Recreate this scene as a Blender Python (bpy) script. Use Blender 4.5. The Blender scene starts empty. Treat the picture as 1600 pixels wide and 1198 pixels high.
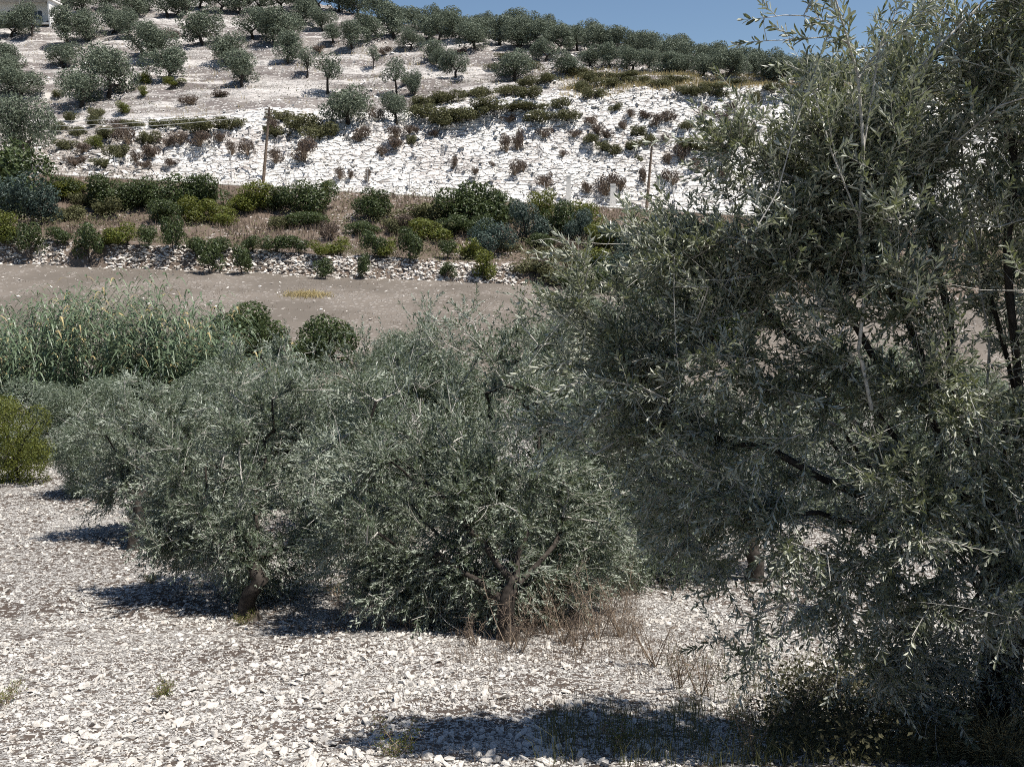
import bpy, bmesh, math, random
import numpy as np
from mathutils import Vector, Matrix

# ------------------------------------------------------------------ camera, sky, sun, exposure
SC = bpy.context.scene
COL = SC.collection
PITCH = math.radians(10.08)          # camera looks a little down into the valley
FPX, CX, CY = 1400.0, 800.0, 599.0   # focal length and centre in photo pixels
cam_d = bpy.data.cameras.new('camera')
cam_d.sensor_width = 36.0
cam_d.lens = 36.0 * FPX / 1600.0
cam_d.clip_start = 0.05
cam_d.clip_end = 3000.0
cam = bpy.data.objects.new('camera', cam_d)
COL.objects.link(cam)
cam.location = (0, 0, 0)
cam.rotation_euler = (math.pi / 2 - PITCH, 0, 0)
SC.camera = cam

SUN_EL, SUN_AZ = math.radians(66), math.radians(-14)   # azimuth measured from +X (right) towards +Y (away)
world = bpy.data.worlds.new('World')
SC.world = world
world.use_nodes = True
wn = world.node_tree
wn.nodes.clear()
w_out = wn.nodes.new('ShaderNodeOutputWorld')
w_bg = wn.nodes.new('ShaderNodeBackground')
w_sky = wn.nodes.new('ShaderNodeTexSky')
w_sky.sky_type = 'NISHITA'
w_sky.sun_disc = False
w_sky.sun_elevation = SUN_EL
w_sky.sun_rotation = math.pi / 2 - SUN_AZ
w_sky.air_density = 1.0
w_sky.dust_density = 0.25
w_sky.ozone_density = 3.5
w_bg.inputs['Strength'].default_value = 0.058
wn.links.new(w_sky.outputs[0], w_bg.inputs['Color'])
wn.links.new(w_bg.outputs[0], w_out.inputs['Surface'])

sun_d = bpy.data.lights.new('sun', 'SUN')
sun_d.energy = 4.6
sun_d.angle = math.radians(0.53)
sun_d.color = (1.0, 0.955, 0.89)
sun = bpy.data.objects.new('sun', sun_d)
COL.objects.link(sun)
S_DIR = Vector((math.cos(SUN_EL) * math.cos(SUN_AZ), math.cos(SUN_EL) * math.sin(SUN_AZ), math.sin(SUN_EL)))
sun.rotation_euler = S_DIR.to_track_quat('Z', 'Y').to_euler()

SC.view_settings.view_transform = 'Standard'
SC.view_settings.look = 'None'
SC.view_settings.exposure = 0.8
SC.view_settings.gamma = 1.0
SC.view_settings.use_curve_mapping = False
SC.render.engine = 'CYCLES'
SC.cycles.max_bounces = 4
SC.cycles.diffuse_bounces = 2
SC.cycles.glossy_bounces = 1
SC.cycles.transmission_bounces = 2
SC.cycles.use_denoising = False
SC.cycles.filter_width = 1.0
SC.cycles.caustics_reflective = False
SC.cycles.caustics_refractive = False
SC.cycles.debug_use_spatial_splits = True
SC.cycles.adaptive_threshold = 0.02

RNG = np.random.default_rng(11)

# ------------------------------------------------------------------ numpy noise
def hsh(ix, iy, seed=0):
    h = (ix.astype(np.int64) * 374761393 + iy.astype(np.int64) * 668265263 + seed * 974711) & 0xFFFFFFFF
    h = ((h ^ (h >> 13)) * 1274126177) & 0xFFFFFFFF
    return ((h ^ (h >> 16)) & 0xFFFFFF) / float(0xFFFFFF)

def vnoise(x, y, seed=0):
    ix, iy = np.floor(x), np.floor(y)
    fx, fy = x - ix, y - iy
    fx = fx * fx * (3 - 2 * fx); fy = fy * fy * (3 - 2 * fy)
    a, b = hsh(ix, iy, seed), hsh(ix + 1, iy, seed)
    c, d = hsh(ix, iy + 1, seed), hsh(ix + 1, iy + 1, seed)
    return (a * (1 - fx) + b * fx) * (1 - fy) + (c * (1 - fx) + d * fx) * fy - 0.5

def fbm(x, y, octaves=4, seed=0):
    r, a = 0.0, 1.0
    for o in range(octaves):
        r = r + a * vnoise(x, y, seed + o * 17)
        x, y, a = x * 2.03 + 13.7, y * 2.03 + 7.1, a * 0.5
    return r

def worley(x, y, seed=0):
    ix, iy = np.floor(x), np.floor(y)
    f1 = np.full(x.shape, 9.0); f2 = np.full(x.shape, 9.0); idv = np.zeros(x.shape)
    for dx in (-1, 0, 1):
        for dy in (-1, 0, 1):
            cx, cy = ix + dx, iy + dy
            px, py = cx + hsh(cx, cy, seed), cy + hsh(cx, cy, seed + 5)
            d = np.hypot(px - x, py - y)
            idv = np.where(d < f1, hsh(cx, cy, seed + 9), idv)
            f2 = np.where(d < f1, f1, np.minimum(f2, d))
            f1 = np.minimum(f1, d)
    return f1, f2, idv

# ------------------------------------------------------------------ terrain as a height field z(X, Y)
CP, SP = math.cos(PITCH), math.sin(PITCH)

def zrow(row, Y):
    y = (CY - row) / FPX
    return Y * (-SP + y * CP) / (CP + y * SP)

T_COL = np.array([0, 200, 400, 640, 740, 800, 900, 1000, 1200, 1400, 1600], float)
n_ = len(T_COL)
def cst(v): return np.full(n_, float(v))
ST_Y, ST_Z = [], []
def st(Y, row=None, z=None):
    Y = cst(Y) if np.isscalar(Y) else np.array(Y, float)
    ST_Y.append(Y)
    ST_Z.append((cst(z) if np.isscalar(z) else np.array(z, float)) if row is None else zrow(np.array(row, float), Y))
st(-14, z=-1.55); st(1.0, z=-1.6); st(3, z=-2.35); st(6, z=-3.72); st(11, z=-5.1); st(16.5, z=-5.9)
st(23, z=-6.4); st(33, z=-6.6)                                     # 7: stony field ends
st(42, z=-5.7); st(65, row=412 + .038 * T_COL)                      # 9: foot of the terrace bank
st(66.2, row=373 + .049 * T_COL); st(71, row=368 + .045 * T_COL)    # 10, 11: ledge
st(79, row=335 + .035 * T_COL); st(88, row=268 + .060 * T_COL)      # 13: near edge of road
st(92.5, z=ST_Z[-1] + 0.05)                                         # 14: far edge of road
st([103, 104, 105, 106, 106, 106, 106, 106, 106, 106, 106],
   row=[235, 222, 196, 190, 168, 163, 152, 138, 138, 148, 165])     # 15: crest of the cutting
st([150, 150, 150, 138, 138, 130, 122, 117, 114, 114, 114],
   row=[80, 75, 75, 95, 90, 95, 108, 115, 126, 142, 158])
st([235, 230, 205, 172, 165, 160, 152, 145, 132, 130, 130],
   row=[-80, -60, -15, 42, 50, 55, 65, 76, 112, 138, 155])          # 17: skyline
st(ST_Y[-1] + 60, z=ST_Z[-1] - 10); st(ST_Y[-1] + 500, z=ST_Z[-1] - 90)
ST_Y, ST_Z = np.array(ST_Y), np.array(ST_Z)
NS = len(ST_Y)

def stations(X, Y):
    u = X / np.maximum(Y, 6.0)
    col = np.clip(CX + FPX * u / CP, 0, 1600)
    return [np.interp(col, T_COL, ST_Y[i]) for i in range(NS)], [np.interp(col, T_COL, ST_Z[i]) for i in range(NS)]

def terrain(X, Y, want_s=False):
    X, Y = np.asarray(X, float), np.asarray(Y, float)
    ys, zs = stations(X, Y)
    z = np.where(Y < ys[0], zs[0], zs[-1]); s = np.where(Y < ys[0], 0.0, NS - 1.0)
    for i in range(NS - 1):
        t = (Y - ys[i]) / np.maximum(ys[i + 1] - ys[i], 1e-6)
        m = (t >= 0) & (t < 1)
        z = np.where(m, zs[i] + (zs[i + 1] - zs[i]) * t, z)
        s = np.where(m, i + t, s)
    # relief
    amp = np.interp(s, [0, 3, 6, 7, 8, 9, 10, 11, 12, 12.9, 13, 14, 14.1, 15, 15.2, 17, 19],
                    [.05, .07, .10, .15, .18, .10, .25, .12, .45, .2, .02, .02, .3, .3, .7, .8, 2.0])
    z = z + amp * fbm(X / 2.6, Y / 2.6, 4, 3) + amp * 1.2 * fbm(X / 11.0, Y / 11.0, 2, 8)
    near = np.clip((s - 2) / 2, 0, 1) * np.clip(7.5 - s, 0, 1)
    z = z + near * 0.045 * fbm(X / 0.45, Y / 0.45, 3, 21)
    # fractured, ledged face of the cutting
    c = np.clip((s - 14.02) / .08, 0, 1) * np.clip((15.12 - s) / .1, 0, 1)
    lumps = fbm(X / 5.0, Y / 3.5 + z / 4.0, 3, 31) * 1.1
    f1, f2, cid = worley(X / 1.1, z / 0.62 + .25 * X, 41)
    z2 = z + lumps
    q = z2 / 0.85 + .5 * vnoise(X / 3.0, Y * .3, 51)
    z2 = z2 + 0.55 * (np.floor(q) + np.clip((q - np.floor(q)) * 2.2 - .6, 0, 1) - q) * .85
    z2 = z2 + (cid - .5) * 0.60 - 0.45 * np.clip(1 - (f2 - f1) * 5, 0, 1)
    z = z + c * (z2 - z)
    # shallow cultivation terraces on the hill above
    h = np.clip((s - 15.15) / .2, 0, 1) * np.clip((17.2 - s) / .2, 0, 1)
    q = z / 1.7 + .7 * vnoise(X / 14., Y / 14., 61)
    z = z + h * .55 * 1.7 * (np.floor(q) + np.clip((q - np.floor(q)) * 2.5 - 1.2, 0, 1) - q + .3)
    return (z, s) if want_s else z

def ray(px, py):
    x, y = (np.asarray(px, float) - CX) / FPX, (CY - np.asarray(py, float)) / FPX
    return x / (CP + y * SP), (-SP + y * CP) / (CP + y * SP)       # X per Y, Z per Y

def at(px, py, Y):
    a, b = ray(px, py)
    return Vector((float(a) * Y, Y, float(b) * Y))

def ground_at(px, py, ymin=4.0, ymax=300.0, n=1400):
    """Points where the sight lines through photo pixels meet the terrain."""
    a, b = ray(px, py)
    a, b = np.atleast_1d(a), np.atleast_1d(b)
    Ys = np.exp(np.linspace(math.log(ymin), math.log(ymax), n))
    out = np.full((len(a), 3), np.nan)
    for k in range(0, len(a), 60):
        A, B = a[k:k+60, None], b[k:k+60, None]
        YY = np.broadcast_to(Ys, (A.shape[0], n))
        d = B * YY - terrain(A * YY, YY)
        hit = d < 0
        i = np.argmax(hit, axis=1)
        i = np.where(hit.any(axis=1), np.maximum(i, 1), n - 1)
        r = np.arange(A.shape[0])
        d0, d1 = d[r, i - 1], d[r, i]
        t = np.clip(d0 / np.where(np.abs(d0 - d1) < 1e-9, 1, d0 - d1), 0, 1)
        Y = Ys[i - 1] + (Ys[i] - Ys[i - 1]) * t
        out[k:k+60, 0] = A[:, 0] * Y; out[k:k+60, 1] = Y
        out[k:k+60, 2] = terrain(out[k:k+60, 0], Y)
    return out

# ------------------------------------------------------------------ mesh helpers
class MB:
    """Collects vertex / face arrays and links them as one mesh object."""
    def __init__(self): self.v, self.f, self.m, self.r, self.n = [], [], [], [], 0
    def add(self, v, f, mat=0, rnd=None):
        v = np.asarray(v, float).reshape(-1, 3); f = np.asarray(f, np.int64)
        if len(f) == 0: return self
        self.v.append(v); self.f.append(f + self.n); self.n += len(v)
        self.m.append(np.full(len(f), mat)); self.r.append(np.full(len(f), .5) if rnd is None else np.asarray(rnd, float))
        return self
    def mesh(self, name, mats, smooth=False):
        me = bpy.data.meshes.new(name)
        V = np.concatenate(self.v)
        sizes = np.concatenate([np.full(len(f), f.shape[1]) for f in self.f])
        loops = np.concatenate([f.ravel() for f in self.f])
        me.vertices.add(len(V)); me.vertices.foreach_set('co', V.astype(np.float32).ravel())
        me.loops.add(len(loops)); me.loops.foreach_set('vertex_index', loops.astype(np.int32))
        me.polygons.add(len(sizes))
        starts = np.concatenate([[0], np.cumsum(sizes)[:-1]])
        me.polygons.foreach_set('loop_start', starts.astype(np.int32))
        for m in (mats if isinstance(mats, (list, tuple)) else [mats]): me.materials.append(m)
        me.polygons.foreach_set('material_index', np.concatenate(self.m).astype(np.int32))
        me.polygons.foreach_set('use_smooth', np.full(len(sizes), bool(smooth)))
        at_ = me.attributes.new('rnd', 'FLOAT', 'FACE')
        at_.data.foreach_set('value', np.concatenate(self.r).astype(np.float32))
        me.update(calc_edges=True)
        return me
    def build(self, name, mats, parent=None, smooth=False, kind=None):
        o = bpy.data.objects.new(name, self.mesh(name, mats, smooth))
        COL.objects.link(o)
        if parent is not None: o.parent = parent
        if kind: o['kind'] = kind
        return o

def empty(name, loc=(0, 0, 0), rz=0.0, s=1.0):
    o = bpy.data.objects.new(name, None)
    COL.objects.link(o)
    o.empty_display_size = .2
    o.location = loc; o.rotation_euler = (0, 0, rz)
    o.scale = (s, s, s) if np.isscalar(s) else s
    return o

def tag(o, label, cat, group=None):
    o['label'] = label; o['category'] = cat
    if group: o['group'] = group
    return o

def copy_tree(o, parent=None):
    c = o.copy(); COL.objects.link(c); c.parent = parent
    for ch in o.children: copy_tree(ch, c)
    return c

def drop_tree(o):
    for ch in list(o.children): drop_tree(ch)
    bpy.data.objects.remove(o)

def unit(a): return a / np.maximum(np.linalg.norm(a, axis=-1, keepdims=True), 1e-9)

def rand_dirs(rng, n): return unit(rng.normal(size=(n, 3)))

def frames(D):
    ref = np.where(np.abs(D[:, 2:3]) > .9, np.array([[1., 0, 0]]), np.array([[0., 0, 1.]]))
    A = unit(np.cross(D, ref)); return A, np.cross(D, A)

def tubes(mb, A, B, ra, rb, k=5, mat=0, rnd=None):
    A, B = np.asarray(A, float).reshape(-1, 3), np.asarray(B, float).reshape(-1, 3)
    n = len(A)
    if n == 0: return
    ra = np.broadcast_to(np.asarray(ra, float), (n,)); rb = np.broadcast_to(np.asarray(rb, float), (n,))
    S, T = frames(unit(B - A))
    ang = np.arange(k) * 2 * math.pi / k
    ring = S[:, None, :] * np.cos(ang)[None, :, None] + T[:, None, :] * np.sin(ang)[None, :, None]
    V = np.concatenate([A[:, None] + ring * ra[:, None, None], B[:, None] + ring * rb[:, None, None]], axis=1)
    i = np.arange(k); j = (i + 1) % k
    q = np.stack([i, j, j + k, i + k], axis=1)
    F = (q[None] + (np.arange(n) * 2 * k)[:, None, None]).reshape(-1, 4)
    mb.add(V.reshape(-1, 3), F, mat, None if rnd is None else np.repeat(rnd, k))

def polytube(mb, pts, radii, k=8, mat=0, cap=True):
    """One continuous tube along a polyline."""
    P = np.asarray(pts, float); n = len(P)
    R = np.broadcast_to(np.asarray(radii, float), (n,))
    D = unit(np.gradient(P, axis=0)); S, T = frames(D)
    for i in range(1, n):                                         # keep the frame from twisting
        s = S[i - 1] - D[i] * np.dot(S[i - 1], D[i]); S[i] = s / np.linalg.norm(s); T[i] = np.cross(D[i], S[i])
    ang = np.arange(k) * 2 * math.pi / k
    V = (P[:, None] + (S[:, None] * np.cos(ang)[None, :, None] + T[:, None] * np.sin(ang)[None, :, None]) * R[:, None, None]).reshape(-1, 3)
    i = np.arange(k); j = (i + 1) % k
    q = np.stack([i, j, j + k, i + k], 1)
    F = (q[None] + (np.arange(n - 1) * k)[:, None, None]).reshape(-1, 4)
    mb.add(V, F, mat)
    if cap: mb.add(V[-k:], [list(range(k))], mat); mb.add(V[:k], [list(range(k))[::-1]], mat)

def boxes(mb, c, s, mat=0):
    c, s = np.array(c, float), np.array(s, float) / 2
    v = [[c[0] + s[0] * x, c[1] + s[1] * y, c[2] + s[2] * z] for z in (-1, 1) for y in (-1, 1) for x in (-1, 1)]
    mb.add(v, [[0, 2, 3, 1], [4, 5, 7, 6], [0, 1, 5, 4], [2, 6, 7, 3], [0, 4, 6, 2], [1, 3, 7, 5]], mat)

def rot_mats(rng, n, tilt=math.pi):
    ax = rand_dirs(rng, n); a = rng.uniform(-tilt, tilt, n)
    K = np.zeros((n, 3, 3))
    K[:, 0, 1], K[:, 0, 2], K[:, 1, 0], K[:, 1, 2], K[:, 2, 0], K[:, 2, 1] = -ax[:, 2], ax[:, 1], ax[:, 2], -ax[:, 0], -ax[:, 1], ax[:, 0]
    I = np.eye(3)[None]
    R = I + np.sin(a)[:, None, None] * K + (1 - np.cos(a))[:, None, None] * (K @ K)
    z = rng.uniform(0, 2 * math.pi, n); Z = np.zeros((n, 3, 3))
    Z[:, 0, 0] = Z[:, 1, 1] = np.cos(z); Z[:, 0, 1] = -np.sin(z); Z[:, 1, 0] = np.sin(z); Z[:, 2, 2] = 1
    return R @ Z

def hull_rock(rng, n=14, flat=.6):
    bm = bmesh.new()
    for d in rand_dirs(rng, n):
        d = d * rng.uniform(.75, 1.0)
        bm.verts.new((d[0] * rng.uniform(.9, 1.15), d[1] * .85, d[2] * flat))
    r = bmesh.ops.convex_hull(bm, input=bm.verts)
    bmesh.ops.delete(bm, geom=[g for g in r['geom_interior'] if isinstance(g, bmesh.types.BMVert)], context='VERTS')
    bmesh.ops.recalc_face_normals(bm, faces=bm.faces)
    bm.verts.index_update()
    v = np.array([x.co[:] for x in bm.verts]); f = np.array([[w.index for w in q.verts] for q in bm.faces if len(q.verts) == 3])
    bm.free()
    return v * .5, f

def scatter(mb, rng, bases, pos, size, tilt=.5, mat=0, sxyz=None):
    which = rng.integers(0, len(bases), len(pos))
    rnd_all = rng.random(len(pos))
    for b, (bv, bf) in enumerate(bases):
        m = which == b
        n = int(m.sum())
        if n == 0: continue
        R = rot_mats(rng, n, tilt)
        sc = size[m][:, None, None] * (np.ones((n, 1, 3)) if sxyz is None else sxyz[m][:, None, :])
        V = np.einsum('nij,nkj->nki', R, bv[None] * sc) + pos[m][:, None]
        F = bf[None] + (np.arange(n) * len(bv))[:, None, None]
        mb.add(V.reshape(-1, 3), F.reshape(-1, 3), mat, np.repeat(rnd_all[m], len(bf)))

# ------------------------------------------------------------------ materials
def mat_new(name):
    m = bpy.data.materials.new(name); m.use_nodes = True
    nt = m.node_tree; nt.nodes.clear()
    out = nt.nodes.new('ShaderNodeOutputMaterial')
    return m, nt, out

class G:
    """Small wrapper so node graphs stay readable."""
    def __init__(s, nt): s.nt = nt
    def n(s, t, **kw):
        x = s.nt.nodes.new(t)
        for k, v in kw.items(): setattr(x, k, v)
        return x
    def put(s, sock, v):
        if hasattr(v, 'links') or isinstance(v, bpy.types.NodeSocket): s.nt.links.new(v, sock)
        elif isinstance(v, tuple) and len(v) == 3 and sock.type == 'RGBA': sock.default_value = (*v, 1)
        else: sock.default_value = v
    def math(s, op, a, b=0.0, clamp=False):
        x = s.n('ShaderNodeMath', operation=op, use_clamp=clamp); s.put(x.inputs[0], a); s.put(x.inputs[1], b); return x.outputs[0]
    def mix(s, f, a, b, mode='MIX'):
        x = s.n('ShaderNodeMixRGB', blend_type=mode); s.put(x.inputs[0], f); s.put(x.inputs[1], a); s.put(x.inputs[2], b); return x.outputs[0]
    def ramp(s, f, lo, hi):
        x = s.n('ShaderNodeMapRange', interpolation_type='SMOOTHSTEP'); s.put(x.inputs[0], f); x.inputs[1].default_value = lo; x.inputs[2].default_value = hi; return x.outputs[0]
    def coords(s, scale=(1, 1, 1)):
        t = s.n('ShaderNodeTexCoord'); m = s.n('ShaderNodeMapping'); m.inputs['Scale'].default_value = scale
        s.nt.links.new(t.outputs['Object'], m.inputs[0]); return m.outputs[0]
    def noise(s, v, scale, detail=4.0, rough=.6):
        x = s.n('ShaderNodeTexNoise'); s.put(x.inputs['Vector'], v); x.inputs['Scale'].default_value = scale
        x.inputs['Detail'].default_value = detail; x.inputs['Roughness'].default_value = rough; return x.outputs[0]
    def vor(s, v, scale, feature='F1', out=0):
        x = s.n('ShaderNodeTexVoronoi', feature=feature); s.put(x.inputs['Vector'], v); x.inputs['Scale'].default_value = scale; return x.outputs[out]
    def bump(s, h, strength, dist):
        x = s.n('ShaderNodeBump'); s.put(x.inputs['Height'], h); x.inputs['Strength'].default_value = strength; x.inputs['Distance'].default_value = dist; return x.outputs[0]
    def bsdf(s, col, rough=.9, spec=.2, normal=None):
        x = s.n('ShaderNodeBsdfPrincipled'); s.put(x.inputs['Base Color'], col); s.put(x.inputs['Roughness'], rough)
        x.inputs['Specular IOR Level'].default_value = spec
        if normal is not None: s.put(x.inputs['Normal'], normal)
        return x.outputs[0]
    def attr(s, name):
        x = s.n('ShaderNodeAttribute', attribute_name=name); return x.outputs['Fac']
    def orand(s): return s.n('ShaderNodeObjectInfo').outputs['Random']

def simple(name, col, rough=.8, spec=.2, var=.25, scale=8.0, col2=None):
    m, nt, out = mat_new(name); g = G(nt)
    c = g.coords()
    f = g.noise(c, scale, 5)
    a = tuple(x * (1 - var) for x in col); b = tuple(min(1, x * (1 + var)) for x in (col2 or col))
    nt.links.new(g.bsdf(g.mix(g.ramp(f, .3, .7), a, b), rough, spec, g.bump(f, .3, .02)), out.inputs[0])
    return m

def leaf_mat(name, dark, light, back=None, rough=.45, spec=.35, transl=.22, tcol=None):
    """Leaves: the colour varies from leaf to leaf and plant to plant; the paler underside of the blade is its own colour."""
    m, nt, out = mat_new(name); g = G(nt)
    f = g.attr('rnd')
    col = g.mix(f, dark, light)
    o = g.orand()
    col = g.mix(g.math('MULTIPLY', o, .35), col, tuple(.62 * x for x in light), 'MIX')
    if back is not None:
        geo = g.n('ShaderNodeNewGeometry')
        col = g.mix(geo.outputs['Backfacing'], col, back)
    b = g.bsdf(col, rough, spec)
    t = g.n('ShaderNodeBsdfTranslucent'); g.put(t.inputs[0], tcol or tuple(x * 1.3 for x in light))
    mx = g.n('ShaderNodeMixShader'); mx.inputs[0].default_value = transl
    nt.links.new(b, mx.inputs[1]); nt.links.new(t.outputs[0], mx.inputs[2]); nt.links.new(mx.outputs[0], out.inputs[0])
    return m

def stone_mat(name, base, dirt, dirt_amt=.5, scale=9.0):
    m, nt, out = mat_new(name); g = G(nt)
    c = g.coords()
    n1, n2 = g.noise(c, scale, 6, .65), g.noise(c, scale * 5, 4, .7)
    col = g.mix(g.math('MULTIPLY', g.ramp(n1, .48, .68), dirt_amt), base, dirt)
    col = g.mix(g.math('MULTIPLY', g.attr('rnd'), .35), col, tuple(.62 * x for x in base))
    nt.links.new(g.bsdf(col, .92, .1, g.bump(n2, .5, .01)), out.inputs[0])
    return m

M = {}
M['olive_leaf'] = leaf_mat('olive_leaf', (.036, .054, .035), (.165, .200, .138), back=(.33, .365, .30), rough=.45, spec=.32, transl=.2, tcol=(.20, .24, .09))
M['olive_leaf_near'] = leaf_mat('olive_leaf_near', (.058, .072, .045), (.250, .265, .180), back=(.46, .47, .39), rough=.42, spec=.35, transl=.2, tcol=(.22, .25, .09))
M['olive_far'] = leaf_mat('olive_far', (.042, .062, .040), (.195, .225, .160), rough=.6, spec=.25, transl=.12)
M['green_leaf'] = leaf_mat('green_leaf', (.026, .044, .016), (.085, .110, .038), rough=.45, spec=.35, transl=.2)
M['yellow_leaf'] = leaf_mat('yellow_leaf', (.060, .085, .016), (.150, .160, .030), rough=.5, spec=.3, transl=.25)
M['blue_leaf'] = leaf_mat('blue_leaf', (.030, .055, .045), (.075, .105, .085), rough=.5, spec=.3, transl=.15)
M['mat_leaf'] = leaf_mat('mat_leaf', (.045, .050, .022), (.150, .148, .068), rough=.6, spec=.2, transl=.12)
M['reed_leaf'] = leaf_mat('reed_leaf', (.058, .092, .048), (.160, .205, .120), rough=.4, spec=.45, transl=.2)
M['dry_leaf'] = leaf_mat('dry_leaf', (.070, .052, .043), (.150, .115, .092), rough=.85, spec=.1, transl=.1)
M['dry_grass'] = leaf_mat('dry_grass', (.145, .110, .085), (.275, .215, .160), rough=.8, spec=.15, transl=.2)
M['straw'] = leaf_mat('straw', (.28, .22, .11), (.46, .38, .19), rough=.7, spec=.2, transl=.2)
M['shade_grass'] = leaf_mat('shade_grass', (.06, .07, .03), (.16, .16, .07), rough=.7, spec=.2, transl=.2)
M['shade_leaf'] = leaf_mat('shade_leaf', (.035, .036, .020), (.085, .080, .045), rough=.8, spec=.1, transl=.1)  # leaf colour darkened to stand in for shade under the near olive
M['bark'] = simple('bark', (.048, .041, .035), .95, .1, .5, 14.0)
M['twig'] = simple('twig', (.40, .38, .34), .8, .25, .3, 30.0)
M['dry_twig'] = simple('dry_twig', (.25, .195, .145), .9, .1, .4, 20.0)
M['stone'] = stone_mat('stone', (.55, .52, .475), (.25, .205, .165), .65)
M['rock'] = stone_mat('rock', (.80, .78, .745), (.40, .34, .30), .5, 1.6)
M['old_stone'] = stone_mat('old_stone', (.62, .58, .53), (.25, .19, .15), .6, 3.0)
M['wood_pole'] = simple('wood_pole', (.17, .13, .10), .9, .1, .35, 6.0)
M['concrete'] = simple('concrete', (.62, .60, .56), .85, .2, .15, 4.0)
M['metal'] = simple('metal', (.35, .34, .33), .5, .4, .2, 10.0)
M['wire'] = simple('wire', (.42, .42, .42), .5, .4, .1, 10.0)
M['white_paint'] = simple('white_paint', (.78, .77, .74), .7, .3, .08, 3.0)
M['red_paint'] = simple('red_paint', (.55, .03, .03), .6, .3, .15, 3.0)
M['dark_glass'] = simple('dark_glass', (.03, .035, .04), .15, .5, .2, 2.0)

def soil_mat(name, soils, stone, cover, vs, stretch=(1, 1, 1), patch=.35, bump=.05, brown=(.15, .10, .075), streak=None):
    """Earth with pale stones in it: each voronoi cell is a pebble or bare soil."""
    m, nt, out = mat_new(name); g = G(nt)
    c = g.coords(stretch)
    big = g.noise(c, patch, 5, .6)
    soil = g.mix(g.ramp(big, .35, .65), soils[0], soils[1])
    soil = g.mix(g.math('MULTIPLY', g.noise(c, patch * 40, 4), .7), soil, brown)
    if streak:                                                    # pale rock showing along the contour lines
        sn = g.noise(g.coords((.05, .05, .62)), 1.0, 5, .62)
        soil = g.mix(g.math('MULTIPLY', g.ramp(sn, .50, .60), .8), soil, streak)
    d = g.n('ShaderNodeMixRGB', blend_type='LINEAR_LIGHT'); d.inputs[0].default_value = .06
    nt.links.new(c, d.inputs[1])
    nz = g.n('ShaderNodeTexNoise'); nt.links.new(c, nz.inputs['Vector']); nz.inputs['Scale'].default_value = vs * 1.3
    nt.links.new(nz.outputs['Color'], d.inputs[2])
    e = g.vor(d.outputs[0], vs, 'DISTANCE_TO_EDGE')
    v2 = g.n('ShaderNodeTexVoronoi'); nt.links.new(d.outputs[0], v2.inputs['Vector']); v2.inputs['Scale'].default_value = vs
    sep = g.n('ShaderNodeSeparateColor'); nt.links.new(v2.outputs['Color'], sep.inputs[0])
    keep = g.math('LESS_THAN', sep.outputs[0], g.math('ADD', cover, g.math('MULTIPLY', g.math('SUBTRACT', big, .5), 1.6)))
    stone_f = g.math('MULTIPLY', g.ramp(e, .03, .12), keep)
    scol = g.mix(sep.outputs[1], stone, tuple(.7 * x for x in stone))
    col = g.mix(stone_f, soil, scol)
    h = g.math('ADD', g.math('MULTIPLY', stone_f, .6), g.math('MULTIPLY', g.noise(c, vs * 2, 4), .4))
    nt.links.new(g.bsdf(col, .95, .08, g.bump(h, .9, bump)), out.inputs[0])
    return m

M['stony'] = soil_mat('stony_soil', [(.080, .064, .054), (.150, .124, .104)], (.50, .48, .45), .76, 19.0, patch=.5, bump=.04, brown=(.060, .046, .038))
M['field'] = soil_mat('mown_soil', [(.115, .102, .088), (.180, .158, .137)], (.25, .225, .20), .22, 5.0, stretch=(.9, .7, 1), patch=.22, bump=.06, brown=(.125, .105, .085))
M['bank'] = soil_mat('bank_soil', [(.090, .078, .064), (.140, .120, .098)], (.42, .38, .35), .12, 4.0, patch=.25, bump=.1)
M['road'] = soil_mat('road_dust', [(.50, .47, .43), (.56, .53, .49)], (.70, .67, .63), .4, 4.0, patch=.3, bump=.02, brown=(.40, .36, .32))
M['hill'] = soil_mat('hill_soil', [(.150, .132, .128), (.255, .232, .212)], (.45, .425, .40), .44, 2.6, stretch=(.9, .8, 2.0), patch=.09, bump=.25, brown=(.13, .112, .10), streak=(.50, .475, .45))

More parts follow.
